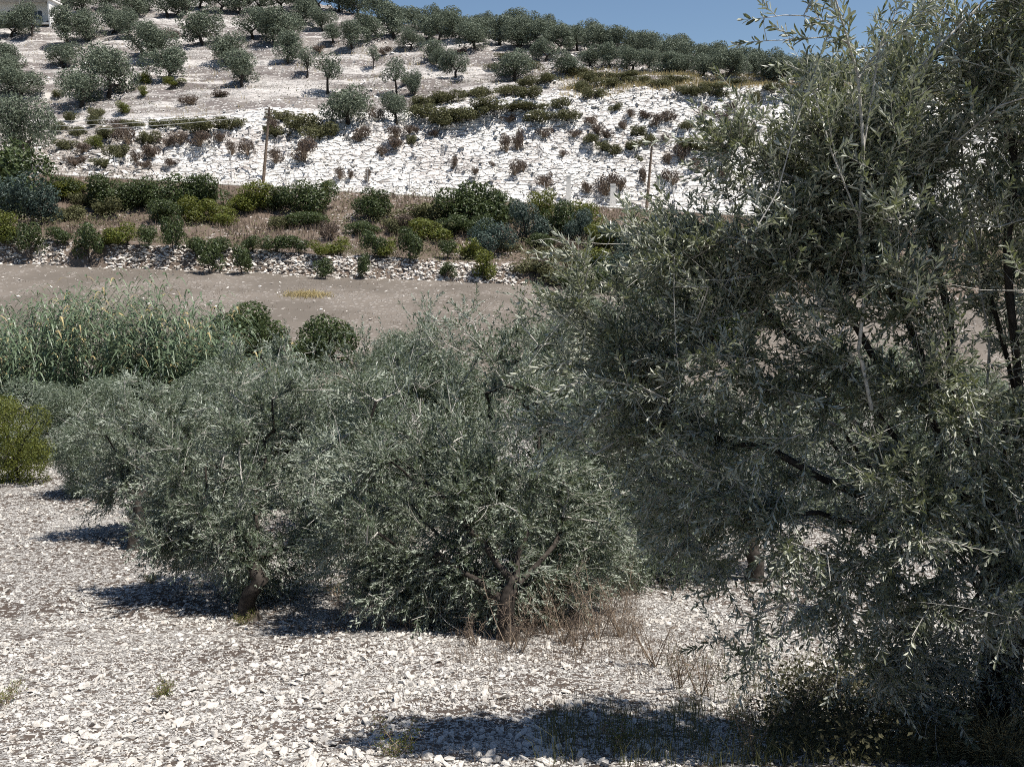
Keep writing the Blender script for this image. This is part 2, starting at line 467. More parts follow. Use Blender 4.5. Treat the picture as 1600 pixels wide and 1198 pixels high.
def cutting_mat():
    m, nt, out = mat_new('white_marl'); g = G(nt)
    c = g.coords((.6, .6, 2.2))
    c1 = g.coords()
    n1, n2, n3 = g.noise(c1, .16, 5, .6), g.noise(c, 1.1, 6, .65), g.noise(c1, 4.0, 5, .7)
    d = g.n('ShaderNodeMixRGB', blend_type='LINEAR_LIGHT'); d.inputs[0].default_value = .25
    nt.links.new(c, d.inputs[1]); nz = g.n('ShaderNodeTexNoise'); nt.links.new(c, nz.inputs['Vector']); nz.inputs['Scale'].default_value = 1.2; nt.links.new(nz.outputs['Color'], d.inputs[2])
    e = g.vor(d.outputs[0], 1.15, 'DISTANCE_TO_EDGE')
    col = g.mix(g.ramp(n1, .42, .66), (.82, .80, .765), (.70, .66, .625))
    col = g.mix(g.math('MULTIPLY', g.ramp(n2, .52, .68), .75), col, (.27, .225, .20))
    col = g.mix(g.math('MULTIPLY', g.math('SUBTRACT', 1.0, g.ramp(e, 0, .035)), .6), col, (.15, .125, .11))
    # earth and dust cover the shallow end of the slope
    x = g.n('ShaderNodeSeparateXYZ'); nt.links.new(c1, x.inputs[0])
    cover = g.math('ADD', g.math('MULTIPLY', g.math('SUBTRACT', -34.0, x.outputs[0]), .045), g.math('MULTIPLY', g.math('SUBTRACT', n1, .5), 2.2))
    soil = g.mix(g.ramp(n3, .4, .6), (.19, .155, .13), (.42, .385, .35))
    col = g.mix(g.math('MULTIPLY', g.ramp(cover, 0, .5), .85), col, soil)
    h = g.math('ADD', g.math('MULTIPLY', g.ramp(e, 0, .12), .6), g.math('ADD', n2, g.math('MULTIPLY', n3, .5)))
    nt.links.new(g.bsdf(col, .95, .08, g.bump(h, 1.0, .45)), out.inputs[0])
    return m
M['cutting'] = cutting_mat()

# ------------------------------------------------------------------ the ground, zone by zone
def zone(name, s0, s1, mat, ucols, rows, edge=None):
    U = np.asarray(ucols)
    ss = np.linspace(s0, s1, rows)
    Xs, Ys, Zs = [], [], []
    col = np.clip(CX + FPX * U / CP, 0, 1600)
    YS = np.array([np.interp(col, T_COL, ST_Y[i]) for i in range(NS)])
    for s in ss:
        i = min(int(s), NS - 2); t = s - i
        Y = YS[i] * (1 - t) + YS[i + 1] * t
        X = U * np.maximum(Y, 6.0)
        Xs.append(X); Ys.append(Y); Zs.append(terrain(X, Y + 1e-7))
    V = np.stack([np.array(Xs), np.array(Ys), np.array(Zs)], -1)
    r, c = V.shape[:2]
    idx = np.arange(r * c).reshape(r, c)
    F = np.stack([idx[:-1, :-1], idx[:-1, 1:], idx[1:, 1:], idx[1:, :-1]], -1).reshape(-1, 4)
    o = MB().add(V.reshape(-1, 3), F).build(name, mat, smooth=True)
    o['kind'] = 'structure'
    return o

def ulist(n_mid, lim=.72, out=1.7, n_out=14):
    return np.concatenate([np.linspace(-out, -lim, n_out)[:-1], np.linspace(-lim, lim, n_mid), np.linspace(lim, out, n_out)[1:]])
UM = ulist(230)
stony_ground = zone('ground', 0, 7, M['stony'], UM, 190)
mown_field = zone('field', 7, 9, M['field'], UM, 60)
terrace_bank = zone('terrace_terrain', 9, 13, M['bank'], UM, 80)
road = zone('road', 13, 14, M['road'], UM, 8)
cutting = zone('cutting_terrain', 14, 15.15, M['cutting'], ulist(720), 118)
hillside = zone('hill', 15.15, NS - 1, M['hill'], UM, 230)
# ------------------------------------------------------------------ loose stones on the near field
rr = np.random.default_rng(5)
ROCKS = [hull_rock(rr, 13, rr.uniform(.5, .75)) for _ in range(8)]
PEBBLES = [hull_rock(rr, 8, rr.uniform(.4, .7)) for _ in range(8)]
def field_points(rng, n, y0, y1, lim=.66, ulo=None, uhi=None):
    Y = np.sqrt(rng.uniform(y0 * y0, y1 * y1, n)); U = rng.uniform(-lim if ulo is None else ulo, lim if uhi is None else uhi, n)
    return U * Y, Y
X, Y = field_points(rr, 13000, 5.0, 11.0)
size = .025 + .062 * rr.random(len(X)) ** 3.8
X2, Y2 = field_points(rr, 20000, 10.5, 25.0)
size2 = .042 + .055 * rr.random(len(X2)) ** 2.6
# stones lie in drifts with browner earth between
def drift(X, Y): return fbm(X / 1.7, Y / 1.1, 3, 77)
k1 = (drift(X, Y) + rr.normal(0, .25, len(X)) > -.34) & ~((X > .27 * Y) & (Y < 6.6) & (rr.random(len(X)) < .75)); k2 = drift(X2, Y2) + rr.normal(0, .25, len(X2)) > -.30
X, Y, size, X2, Y2, size2 = X[k1], Y[k1], size[k1], X2[k2], Y2[k2], size2[k2]
order = np.argsort(-(size / Y) * (np.abs(X / Y) < .57) * (X < .12 * Y))
big = order[:300]
rest = order[300:]
stone_meshes = []
for i, (v, f) in enumerate(ROCKS):
    stone_meshes.append(MB().add(v, f, 0, np.full(len(f), rr.random() * .5)).mesh('stone', M['stone']))
for k in big:
    o = bpy.data.objects.new('stone', stone_meshes[rr.integers(8)])
    COL.objects.link(o); o.parent = stony_ground
    s = size[k] * 1.25
    o.location = (X[k], Y[k], float(terrain(X[k:k+1], Y[k:k+1])[0]) + s * .16)
    o.rotation_euler = (rr.uniform(-.4, .4), rr.uniform(-.4, .4), rr.uniform(0, 6.28)); o.scale = (s * rr.uniform(1, 1.5), s, s * rr.uniform(.8, 1.1))
mb = MB()
Zr = terrain(X, Y) + size * .12
for part, kinds in ((rest[size[rest] > .045], ROCKS), (rest[size[rest] <= .045], PEBBLES)):
    scatter(mb, rr, kinds, np.stack([X, Y, Zr], 1)[part], size[part], .5, 0, rr.uniform(.8, 1.4, (len(part), 3)))
scatter(mb, rr, PEBBLES, np.stack([X2, Y2, terrain(X2, Y2) + size2 * .12], 1), size2, .5, 0, rr.uniform(.8, 1.4, (len(X2), 3)))
X3, Y3 = field_points(rr, 9000, 5.0, 9.5, ulo=-.62, uhi=.35)
size3 = rr.uniform(.018, .038, len(X3))
scatter(mb, rr, [hull_rock(rr, 7, .7) for _ in range(5)], np.stack([X3, Y3, terrain(X3, Y3) + size3 * .12], 1), size3, .5, 0, rr.uniform(.8, 1.4, (len(X3), 3)))
mb.build('pebbles', M['stone'], stony_ground, kind='stuff')

# ------------------------------------------------------------------ rubble on the terrace bank, the cutting and the hill
def zone_points(rng, n, s0, s1, lim=.68, ulo=None, uhi=None):
    U = rng.uniform(-lim if ulo is None else ulo, lim if uhi is None else uhi, n); s = rng.uniform(s0, s1, n)
    col = np.clip(CX + FPX * U / CP, 0, 1600)
    YS = np.array([np.interp(col, T_COL, ST_Y[i]) for i in range(NS)])
    i = np.minimum(s.astype(int), NS - 2); t = s - i; r = np.arange(n)
    Y = YS[i, r] * (1 - t) + YS[i + 1, r] * t
    return U * Y, Y
X, Y = zone_points(rr, 5500, 14.0, 15.05)
sz = .18 + .75 * rr.random(len(X)) ** 3.0
mb = MB(); scatter(mb, rr, PEBBLES, np.stack([X, Y, terrain(X, Y) + sz * .05], 1), sz, .6, 0, rr.uniform(.7, 1.5, (len(X), 3)))
mb.build('rubble', M['rock'], cutting, kind='stuff')
X, Y = zone_points(rr, 9000, 15.1, 16.6)
k = fbm(X / 9, Y / 4, 3, 91) + rr.normal(0, .2, len(X)) > .02
X, Y = X[k], Y[k]; sz = .16 + .5 * rr.random(len(X)) ** 2.5
mb = MB(); scatter(mb, rr, PEBBLES, np.stack([X, Y, terrain(X, Y) + sz * .1], 1), sz, .6, 0, rr.uniform(.7, 1.6, (len(X), 3)))
mb.build('rubble', M['rock'], hillside, kind='stuff')
X, Y = zone_points(rr, 700, 7.9, 9.0); sz = .10 + .25 * rr.random(len(X)) ** 3
mb = MB(); scatter(mb, rr, PEBBLES, np.stack([X, Y, terrain(X, Y) + sz * .1], 1), sz, .5)
mb.build('pebbles', M['old_stone'], mown_field, kind='stuff')

# the dry-stone retaining wall below the orchard ledge: the larger stones are pieces of their own
wall = tag(empty('dry_stone_wall', ground_at([400], [424], 40)[0]), 'long low dry-stone retaining wall between the mown field and the orchard ledge', 'stone wall')
ox = np.array(wall.location)
X, Y = zone_points(rr, 3600, 8.96, 10.05, ulo=-.66, uhi=.012)
sz = .16 + .34 * rr.random(len(X)) ** 2.0
k = fbm(X / 6, Y / 6, 2, 14) > -.42
X, Y, sz = X[k], Y[k], sz[k]
Z = terrain(X, Y)
o_ = np.argsort(-sz)
wall_meshes = [MB().add(v, f, 0, np.full(len(f), rr.random() * .5)).mesh('stone', M['old_stone']) for v, f in PEBBLES]
for q in o_[:260]:
    o = bpy.data.objects.new('stone', wall_meshes[rr.integers(8)]); COL.objects.link(o); o.parent = wall
    o.location = (X[q] - ox[0], Y[q] - ox[1], Z[q] - ox[2]); o.rotation_euler = (rr.uniform(-.4, .4), rr.uniform(-.4, .4), rr.uniform(0, 6.28))
    s = sz[q] * 1.2; o.scale = (s * 1.3, s, s * .9)
mb = MB(); scatter(mb, rr, PEBBLES, np.stack([X, Y, Z], 1)[o_[260:]] - ox, sz[o_[260:]], .5, 0, rr.uniform(.8, 1.5, (len(o_) - 260, 3)))
mb.build('rubble', M['old_stone'], wall, kind='stuff')

# ------------------------------------------------------------------ foliage builders
def leaf_arrays(P, dirv, nrm, L, W, hexa):
    """One blade per row, folded a little along its midrib."""
    n = len(P)
    S = np.cross(dirv, nrm)
    L, W = L[:, None], W[:, None]
    if hexa:
        up = nrm * W * .16
        v = np.stack([P, P + dirv * L * .30 + S * W * .42 + up, P + dirv * L * .72 + S * W * .46 + up, P + dirv * L - nrm * L * .06,
                      P + dirv * L * .72 - S * W * .46 + up, P + dirv * L * .30 - S * W * .42 + up], 1)
        q = np.array([[0, 1, 2, 3], [0, 3, 4, 5]]); kk = 6
    else:
        up = nrm * W * .18
        v = np.stack([P, P + dirv * L * .45 + S * W * .5 + up, P + dirv * L, P + dirv * L * .45 - S * W * .5 + up], 1)
        q = np.array([[0, 1, 2], [0, 2, 3]]); kk = 4
    F = (q[None] + (np.arange(n) * kk)[:, None, None]).reshape(-1, q.shape[1])
    return v.reshape(-1, 3), F

def sprig_leaves(rng, P0, D, L, spacing, leaf_l, leaf_w, droop=.25):
    """Leaf pairs along each shoot -> (base points, directions, normals, lengths, widths) and shoot polylines."""
    n = len(P0)
    g = np.zeros((n, 3)); g[:, 2] = rng.normal(-droop, .35, n); g += rng.normal(0, .25, (n, 3))
    ref = rand_dirs(rng, n)
    Mx = int(L.max() / spacing) + 1
    out = [[], [], [], [], []]
    def axis(t): return P0 + D * t[:, None] + g * (t ** 2)[:, None]
    for j in range(Mx):
        t = np.full(n, (j + .6) * spacing) * rng.uniform(.92, 1.08, n)
        m = t <= L
        if not m.any(): break
        P = axis(t)[m]
        T = unit((D + 2 * g * t[:, None])[m])
        S = unit(np.cross(T, ref[m]))
        if j % 2: S = np.cross(T, S)
        fr = (t / L)[m]
        for sg in (-1, 1):
            a = rng.uniform(.5, 1.05, len(P)) * (1.15 - .45 * fr)
            d = unit(T * np.cos(a)[:, None] + sg * S * np.sin(a)[:, None] + rng.normal(0, .16, P.shape))
            nr = unit(T - (T * d).sum(1, keepdims=True) * d + rng.normal(0, .35, P.shape))
            nr = unit(nr - (nr * d).sum(1, keepdims=True) * d)
            ln = leaf_l * rng.uniform(.75, 1.2, len(P)) * (1.0 - .45 * np.abs(fr - .45) ** 1.3)
            keep = rng.random(len(P)) < .93
            for o, a_ in zip(out, (P, d, nr, ln, leaf_w * rng.uniform(.8, 1.2, len(P)))): o.append(a_[keep])
    return [np.concatenate(o) for o in out], (P0, axis(L * .5), axis(L))

def skeleton(rng, trunk, limbs, tips, step=.22, seg_r=.0032, power=.47):
    """Nodes with parents: trunk polyline, limbs from its top, then every tip joined to the nearest wood."""
    pos = [np.array(p, float) for p in trunk]; par = [-1] + list(range(len(trunk) - 1)); limb = [-1] * len(trunk)
    for li, poly in enumerate(limbs):
        prev = len(trunk) - 1 if li % 2 == 0 else max(len(trunk) - 2, 0)
        for p in poly:
            a = pos[prev]; b = np.array(p, float); k = max(1, int(np.linalg.norm(b - a) / .3))
            for j in range(1, k + 1):
                t = j / k
                pos.append(a + (b - a) * t + (rng.normal(0, .035, 3) if j < k else 0)); par.append(prev); limb.append(li); prev = len(pos) - 1
    P = np.array(pos); nT = len(trunk)
    start = P[nT - 1]
    tips = tips[np.argsort(np.linalg.norm(tips - start, axis=1))]
    ends, n0 = [], len(pos)
    PA = np.zeros((n0 + len(tips) * 12, 3)); PA[:n0] = P; cnt = n0
    depth = np.zeros(len(PA))
    for tp in tips:
        lo = nT if len(limbs) else max(nT - 2, 0)
        d = np.linalg.norm(PA[lo:cnt] - tp, axis=1) + .25 * depth[lo:cnt]
        a = int(np.argmin(d)) + lo
        A = PA[a]; dist = np.linalg.norm(tp - A)
        k = int(np.clip(dist / step, 1, 10))
        side = rng.normal(0, .10, 3) * dist; side[2] += .10 * dist
        prev = a
        for j in range(1, k + 1):
            t = j / k
            p = A + (tp - A) * t + side * (4 * t * (1 - t)) * .5
            PA[cnt] = p; depth[cnt] = depth[prev] + dist / k * .35
            par.append(prev); limb.append(limb[a]); prev = cnt; cnt += 1
        ends.append(prev)
    PA = PA[:cnt]; par = np.array(par); limb = np.array(limb)
    load = np.zeros(cnt)
    load[ends] += 1
    for i in range(cnt - 1, 0, -1): load[par[i]] += load[i]
    rad = seg_r * np.maximum(load, .7) ** power
    return PA, par, limb, rad, np.array(ends)

def lobe_points(rng, lobes, n, shell=.45, gaps=None):
    w = np.array([l[2] for l in lobes], float); w /= w.sum()
    which = rng.choice(len(lobes), n, p=w)
    c = np.array([l[0] for l in lobes], float)[which]; r = np.array([l[1] for l in lobes], float)[which]
    # clumps of twigs with open gaps between them
    nc = max(4, n // 9)
    wc = rng.choice(len(lobes), nc, p=w)
    C_ = np.array([l[0] for l in lobes], float)[wc] + rand_dirs(rng, nc) * np.array([l[1] for l in lobes], float)[wc] * (rng.random(nc) ** .4)[:, None]
    k = rng.integers(0, nc, n); free = rng.random(n) < .4
    near = C_[k] + rng.normal(0, .17, (n, 3)) * (r.mean(1, keepdims=True) ** .5)
    return np.where(free[:, None], c + rand_dirs(rng, n) * r * (rng.random(n) ** shell)[:, None], near)

def olive_tree(name, base, fork, lobes, n_tips, per_tip, leaf_l, leaf_w, spacing, label, seed, trunk_r=.13, hexa=False, guides=(),
               leaf_mat='olive_leaf', stems=1, n_leaf_objects=0, shoot=(.18, .42), seg_r=.0035, upw=.25, ground_clear=.25, group='olive trees of the near grove'):
    rng = np.random.default_rng(seed)
    base, fork = np.array(base, float), np.array(fork, float)
    root = empty(name, base); tag(root, label, 'tree', group)
    tips = lobe_points(rng, lobes, n_tips)
    tips = tips[tips[:, 2] > terrain(tips[:, 0], tips[:, 1]) + ground_clear]
    T = [base + np.array([0, 0, -.15])]
    for t in (.3, .62, 1.0): T.append(base + (fork - base) * t + (rng.normal(0, .06, 3) if t < 1 else 0))
    limbs = [[fork + (np.array(c) - fork) * .45 + rng.normal(0, .10, 3), fork + (np.array(c) - fork) * .85] for c, r, w in lobes if w > .3]
    P, par, limb, rad, ends = skeleton(rng, T, limbs, tips, seg_r=seg_r)
    rel = P - base
    # trunk: one gnarled, fluted tube flaring at the foot
    mbt = MB()
    tp = [rel[0], rel[0] * .5 + rel[1] * .5, rel[1], rel[1] * .5 + rel[2] * .5, rel[2], rel[2] * .5 + rel[3] * .5, rel[3] + (rel[3] - rel[2]) * .15]
    tp = np.array(tp) + rng.normal(0, .02, (7, 3))
    polytube(mbt, tp, trunk_r * np.array([1.7, 1.2, 1.0, .92, .88, .8, .55]), 11)
    for s in range(1, stems):                                     # suckers / second stems of an old stool
        a = rng.uniform(0, 6.28); off = np.array([math.cos(a), math.sin(a), 0]) * trunk_r * rng.uniform(1.0, 1.8)
        q = np.array([off + [0, 0, -.15], off * 1.4 + [0, 0, .3], (rel[2] + off * 1.9), rel[3] + off * 2.4, rel[3] * 1.35 + off * 3.6])
        polytube(mbt, q, trunk_r * np.array([.8, .6, .5, .35, .08]), 8)
    trunk = mbt.build('trunk', M['bark'], root, smooth=True)
    for li in range(len(limbs)):
        idx = np.nonzero((limb == li))[0]
        idx = idx[idx >= len(T)]
        if len(idx) == 0: continue
        mbl = MB()
        rp = np.minimum(rad[par[idx]], trunk_r * .75); rc = np.minimum(rad[idx], trunk_r * .75)
        fat = rc > .012
        tubes(mbl, rel[par[idx]][fat], rel[idx][fat], np.minimum(rp, rc * 1.35)[fat], rc[fat], 7, 0)
        tubes(mbl, rel[par[idx]][~fat], rel[idx][~fat], np.minimum(rp, rc * 1.5)[~fat], rc[~fat], 4, 1)
        mbl.build('limb', [M['bark'], M['twig']], root, smooth=True)
    # leafy shoots on the last wood
    centre = np.average(np.array([l[0] for l in lobes]), axis=0, weights=[l[2] for l in lobes])
    E = np.repeat(ends, per_tip)
    back = rng.integers(0, 3, len(E)); S = E.copy()
    for _ in range(2): S = np.where(back > 0, np.where(par[S] >= len(T), par[S], S), S); back -= 1
    P0 = P[S] + (P[np.maximum(par[S], 0)] - P[S]) * rng.random((len(S), 1)) * .8
    outw = unit(P[E] - centre)
    tipd = unit(P[E] - P[par[E]])
    D = unit(outw * .55 + tipd * .55 + rng.normal(0, .55, P0.shape) + np.array([0, 0, upw]))
    L = rng.uniform(shoot[0], shoot[1], len(P0))
    for poly, rads in guides:                                     # long free shoots that stand out of the crown
        poly = np.array([np.array(p) for p in poly], float)
        tubes(mbg := MB(), poly[:-1] - base, poly[1:] - base, np.array(rads[:-1]), np.array(rads[1:]), 6, 0)
        mbg.build('branch', [M['twig']], root, smooth=True)
    (Pl, dl, nl, ll, wl), (A, B, C) = sprig_leaves(rng, P0, D, L, spacing, leaf_l, leaf_w)
    mb = MB()
    rnd = rng.random(len(Pl))
    fine = (Pl[:, 1] < np.quantile(Pl[:, 1], .35)) if hexa else np.zeros(len(Pl), bool)
    for sel_, hx in ((fine, True), (~fine, False)):
        v, f = leaf_arrays((Pl - base)[sel_], dl[sel_], nl[sel_], ll[sel_], wl[sel_], hx)
        mb.add(v, f, 0, np.repeat(rnd[sel_], 2))
    tubes(mb, A - base, B - base, .0022, .0018, 3, 1); tubes(mb, B - base, C - base, .0018, .0010, 3, 1)
    # bare pale twigs that show between the leaves
    nb = len(ends) // 3
    eb = rng.choice(ends, nb); q0 = P[par[eb]]; qd = unit(outw[::per_tip][rng.integers(0, len(ends), nb)] * .3 + unit(P[eb] - P[par[eb]]) * .7 + rng.normal(0, .35, (nb, 3)))
    ql = rng.uniform(.22, .6, nb)[:, None]; bend = rng.normal(0, .16, (nb, 3)); tr = .0022 if hexa else .0034
    q1, q2, q3 = q0 + qd * ql * .35 + bend * ql * .25, q0 + qd * ql * .7 + bend * ql * .8, q0 + qd * ql + bend * ql * 1.7
    for a_, b_, r0_, r1_ in ((q0, q1, 1.3, 1.0), (q1, q2, 1.0, .75), (q2, q3, .75, .35)): tubes(mb, a_ - base, b_ - base, tr * r0_, tr * r1_, 4, 1)
    crown = mb.build('crown', [M[leaf_mat], M['twig']], root, kind='stuff')
    # leaves of the free shoots stand apart one by one
    if guides:
        GP, GD, GL = [], [], []
        for poly, rads in guides:
            poly = [np.array(p) for p in poly]
            for a, b in zip(poly[:-1], poly[1:]):
                ln = np.linalg.norm(b - a)
                for q in range(max(1, int(ln / .055))):
                    if rng.random() < .25: continue
                    t = rng.random(); d = unit((b - a)[None])[0]
                    GP.append(a + (b - a) * t); GD.append(unit((d * .7 + rng.normal(0, .5, 3) + [0, 0, .15])[None])[0]); GL.append(rng.uniform(.06, .16))
            GP.append(poly[-1]); GD.append(unit((poly[-1] - poly[-2])[None])[0]); GL.append(.16)
        (Pl, dl, nl, ll, wl), (A, B, C) = sprig_leaves(rng, np.array(GP), np.array(GD), np.array(GL), .022, leaf_l * 1.05, leaf_w, .1)
        sel = rng.permutation(len(Pl))
        own, rest_ = sel[:n_leaf_objects], sel[n_leaf_objects:]
        mbx = MB()
        if len(rest_):
            v, f = leaf_arrays(Pl[rest_] - base, dl[rest_], nl[rest_], ll[rest_], wl[rest_], True); mbx.add(v, f, 0, np.repeat(rng.random(len(rest_)), 2))
        tubes(mbx, A - base, B - base, .0020, .0016, 4, 1); tubes(mbx, B - base, C - base, .0016, .0009, 4, 1)
        mbx.build('sprays', [M[leaf_mat], M['twig']], root, kind='stuff')
        lm = []
        for q in range(4):
            v, f = leaf_arrays(np.zeros((1, 3)), np.array([[0, 1., 0]]), np.array([[0, 0, 1.]]), np.array([1.]), np.array([.22]), True)
            lm.append(MB().add(v, f, 0, np.full(2, q / 3)).mesh('leaf', M[leaf_mat]))
        for q in own:
            o = bpy.data.objects.new('leaf', lm[rng.integers(4)]); COL.objects.link(o); o.parent = root
            S_ = np.cross(dl[q], nl[q])
            o.matrix_local = Matrix(((*[S_[0] * ll[q], dl[q][0] * ll[q], nl[q][0] * ll[q]], Pl[q][0] - base[0]),
                                     (*[S_[1] * ll[q], dl[q][1] * ll[q], nl[q][1] * ll[q]], Pl[q][1] - base[1]),
                                     (*[S_[2] * ll[q], dl[q][2] * ll[q], nl[q][2] * ll[q]], Pl[q][2] - base[2]), (0, 0, 0, 1)))
    return root

def lobe(px, py, Y, rx, ry=None, rz=None, w=1.0):
    """Crown lobe: centre through a photo pixel at depth Y, radii in metres."""
    return (np.array(at(px, py, Y)), np.array([rx, ry or rx, rz or rx]), w)

def gpt(px, py): return ground_at([px], [py])[0]

# ------------------------------------------------------------------ the near grove
b = gpt(800, 1000)
olive_tree('olive_tree', b, b + [.05, .12, .6],
           [lobe(760, 650, 11.3, 1.8, 1.5, 1.5, 1.0), lobe(640, 800, 10.7, 1.2, .95, 1.05, .7), lobe(845, 535, 11.4, 1.0, 1.0, .85, .55), lobe(640, 910, 10.5, .8, .5, .45, .5),
            lobe(920, 760, 11.2, 1.0, .9, 1.0, .55), lobe(710, 900, 10.3, .7, .5, .6, .5), lobe(560, 660, 11.4, 1.0, .9, .9, .45), lobe(900, 870, 11.0, .8, .6, .6, .5), lobe(800, 790, 10.5, .9, .5, .8, .6), lobe(550, 870, 10.9, .7, .6, .6, .4), lobe(800, 920, 10.45, .5, .3, .5, .8), lobe(880, 900, 10.6, .55, .4, .5, .6)],
           1000, 7, .074, .0185, .030, 'broad grey-green olive tree in the middle of the stony field, foliage hanging to the ground', 101, .105, stems=1, upw=.1, ground_clear=.12)
b = gpt(395, 968)
olive_tree('olive_tree', b, b + [.03, .05, .8],
           [lobe(400, 730, 12.3, 1.35, 1.2, 1.2, 1.0), lobe(290, 780, 12.1, .95, .8, .95, .6), lobe(490, 830, 12.0, .85, .8, .9, .6), lobe(420, 620, 12.6, .85, .8, .6, .35), lobe(270, 850, 12.2, .6, .5, .42, .35), lobe(350, 820, 11.7, .7, .5, .6, .4), lobe(405, 905, 12.0, .38, .35, .42, .4)],
           480, 8, .069, .0175, .029, 'rounded olive tree with black shaded foot beside the bare white stones', 102, .11, stems=1, upw=.08, ground_clear=.12)
b = gpt(212, 858)
olive_tree('olive_tree', b, b + [.05, .05, .8],
           [lobe(235, 690, 16.4, 1.3, 1.1, 1.2, 1.0), lobe(185, 750, 16.2, .75, .7, .8, .45), lobe(300, 650, 16.6, .9, .8, .8, .4), lobe(250, 800, 16.2, .8, .6, .5, .35)],
           330, 8, .080, .021, .034, 'smaller olive tree at the outer end of the near grove next to the yellow-green bush', 103, .11, stems=2, upw=.08, ground_clear=.12)
b = gpt(520, 800)
olive_tree('olive_tree', b, b + [0, .05, 1.0],
           [lobe(470, 610, 18.5, 1.6, 1.3, 1.1, 1.0), lobe(600, 580, 18.3, 1.3, 1.1, .95, .8), lobe(390, 640, 18.4, 1.1, .9, .9, .45), lobe(680, 570, 18.4, 1.1, .9, 1.0, .5), lobe(620, 690, 18.2, 1.4, .8, .9, .6)],
           340, 8, .086, .023, .036, 'olive tree partly hidden behind the two front olives, in front of the dark fig bushes', 104, .12, upw=.1, ground_clear=.12)
b = gpt(1180, 905)
olive_tree('olive_tree', b, b + [-.1, .1, 1.0],
           [lobe(1120, 700, 13.6, 1.4, 1.2, 1.2, 1.0), lobe(1030, 770, 13.4, .95, .9, 1.0, .5), lobe(1240, 640, 13.8, 1.3, 1.0, 1.1, .6), lobe(960, 640, 13.6, 1.0, .9, .9, .4)],
           330, 8, .080, .0185, .031, 'dim olive tree standing behind the leafy curtain of the big near olive', 105, .12, stems=2, upw=.08, ground_clear=.15)

# the big olive close to the camera
b = gpt(1575, 1150)
guides = [([at(1362, 640, 5.2), at(1342, 545, 5.15), at(1352, 450, 5.10), at(1343, 350, 5.05), at(1349, 230, 5.00), at(1341, 120, 4.98), at(1325, 65, 4.93), at(1300, -20, 4.90)], [.012, .011, .0105, .010, .0095, .008, .006, .004]),
          ([at(1326, 68, 4.96), at(1310, 60, 4.93), at(1290, 58, 4.91), at(1245, 62, 4.90), at(1198, 64, 4.90)], [.0045, .004, .0035, .003, .002]),
          ([at(1316, 48, 4.92), at(1290, 34, 4.91), at(1258, 25, 4.90), at(1225, 24, 4.89), at(1205, 27, 4.88)], [.004, .0035, .003, .0024, .0016]),
          ([at(1342, 122, 4.96), at(1375, 75, 5.00), at(1430, 30, 5.05), at(1470, -15, 5.10)], [.006, .005, .004, .003]),
          ([at(1348, 240, 5.00), at(1375, 70, 5.02), at(1400, 20, 5.05)], [.006, .005, .003]),
          ([at(1400, 150, 5.10), at(1460, 80, 5.10), at(1530, 10, 5.15), at(1560, -30, 5.15)], [.008, .007, .006, .004]),
          ([at(1292, 60, 4.91), at(1282, 85, 4.90), at(1272, 100, 4.90)], [.003, .0028, .002]),
          ([at(1198, 64, 4.90), at(1194, 45, 4.89), at(1192, 14, 4.88)], [.002, .0016, .001]),
          ([at(1255, 26, 4.90), at(1265, 5, 4.90), at(1280, -20, 4.90)], [.003, .0025, .002]),
          ([at(1180, 360, 4.80), at(1215, 300, 4.85), at(1245, 190, 4.80), at(1275, 105, 4.85)], [.004, .0036, .003, .002]),
          ([at(1345, 350, 5.05), at(1300, 240, 4.95), at(1268, 130, 4.90)], [.005, .004, .002])]
olive_tree('olive_tree', b, np.array(at(1552, 830, 5.8)),
           [lobe(1390, 440, 5.7, 1.05, 1.0, .95, 1.0), lobe(1530, 250, 5.7, .95, .9, .9, .8), lobe(1180, 540, 5.5, .92, .8, .98, 1.0), lobe(1320, 700, 5.5, .92, .8, .8, .7),
            lobe(1500, 560, 5.3, .85, .7, .8, .6), lobe(1050, 640, 5.7, .75, .6, .75, .62), lobe(1720, 520, 6.0, 1.2, 1.2, 1.3, .8), lobe(1260, 900, 5.5, .85, .7, .62, .5),
            lobe(1490, 70, 5.5, .75, .7, .55, .42), lobe(1020, 480, 5.7, .55, .45, .42, .42), lobe(1430, 960, 5.4, .8, .7, .65, .6), lobe(1230, 330, 5.5, .62, .55, .62, .7), lobe(1300, 230, 5.4, .55, .5, .45, .5), lobe(1420, 170, 5.5, .6, .6, .5, .5), lobe(1590, 90, 5.4, .6, .6, .5, .42), lobe(1850, 200, 6.0, 1.3, 1.2, 1.2, .45),
            lobe(1130, 800, 5.7, .75, .6, .65, .5), lobe(1950, 700, 6.1, 1.2, 1.1, 1.0, .6), lobe(1590, 880, 5.2, .65, .5, .65, .55), lobe(1110, 400, 5.6, .5, .5, .45, .45), lobe(960, 600, 5.8, .5, .5, .5, .34), lobe(1540, 1040, 5.9, .7, .4, .4, .4), lobe(1400, 1060, 5.9, .7, .4, .35, .32), lobe(1680, 300, 5.7, .9, .8, .9, .6), lobe(1640, 720, 5.4, .7, .6, .7, .5)],
           1420, 7, .061, .0155, .026, 'tall olive tree close by whose thin leafy branches reach up against the blue sky', 106, .14, hexa=True, guides=guides,
           leaf_mat='olive_leaf_near', n_leaf_objects=290, stems=2, seg_r=.0024, shoot=(.14, .36), upw=.25, ground_clear=.12)

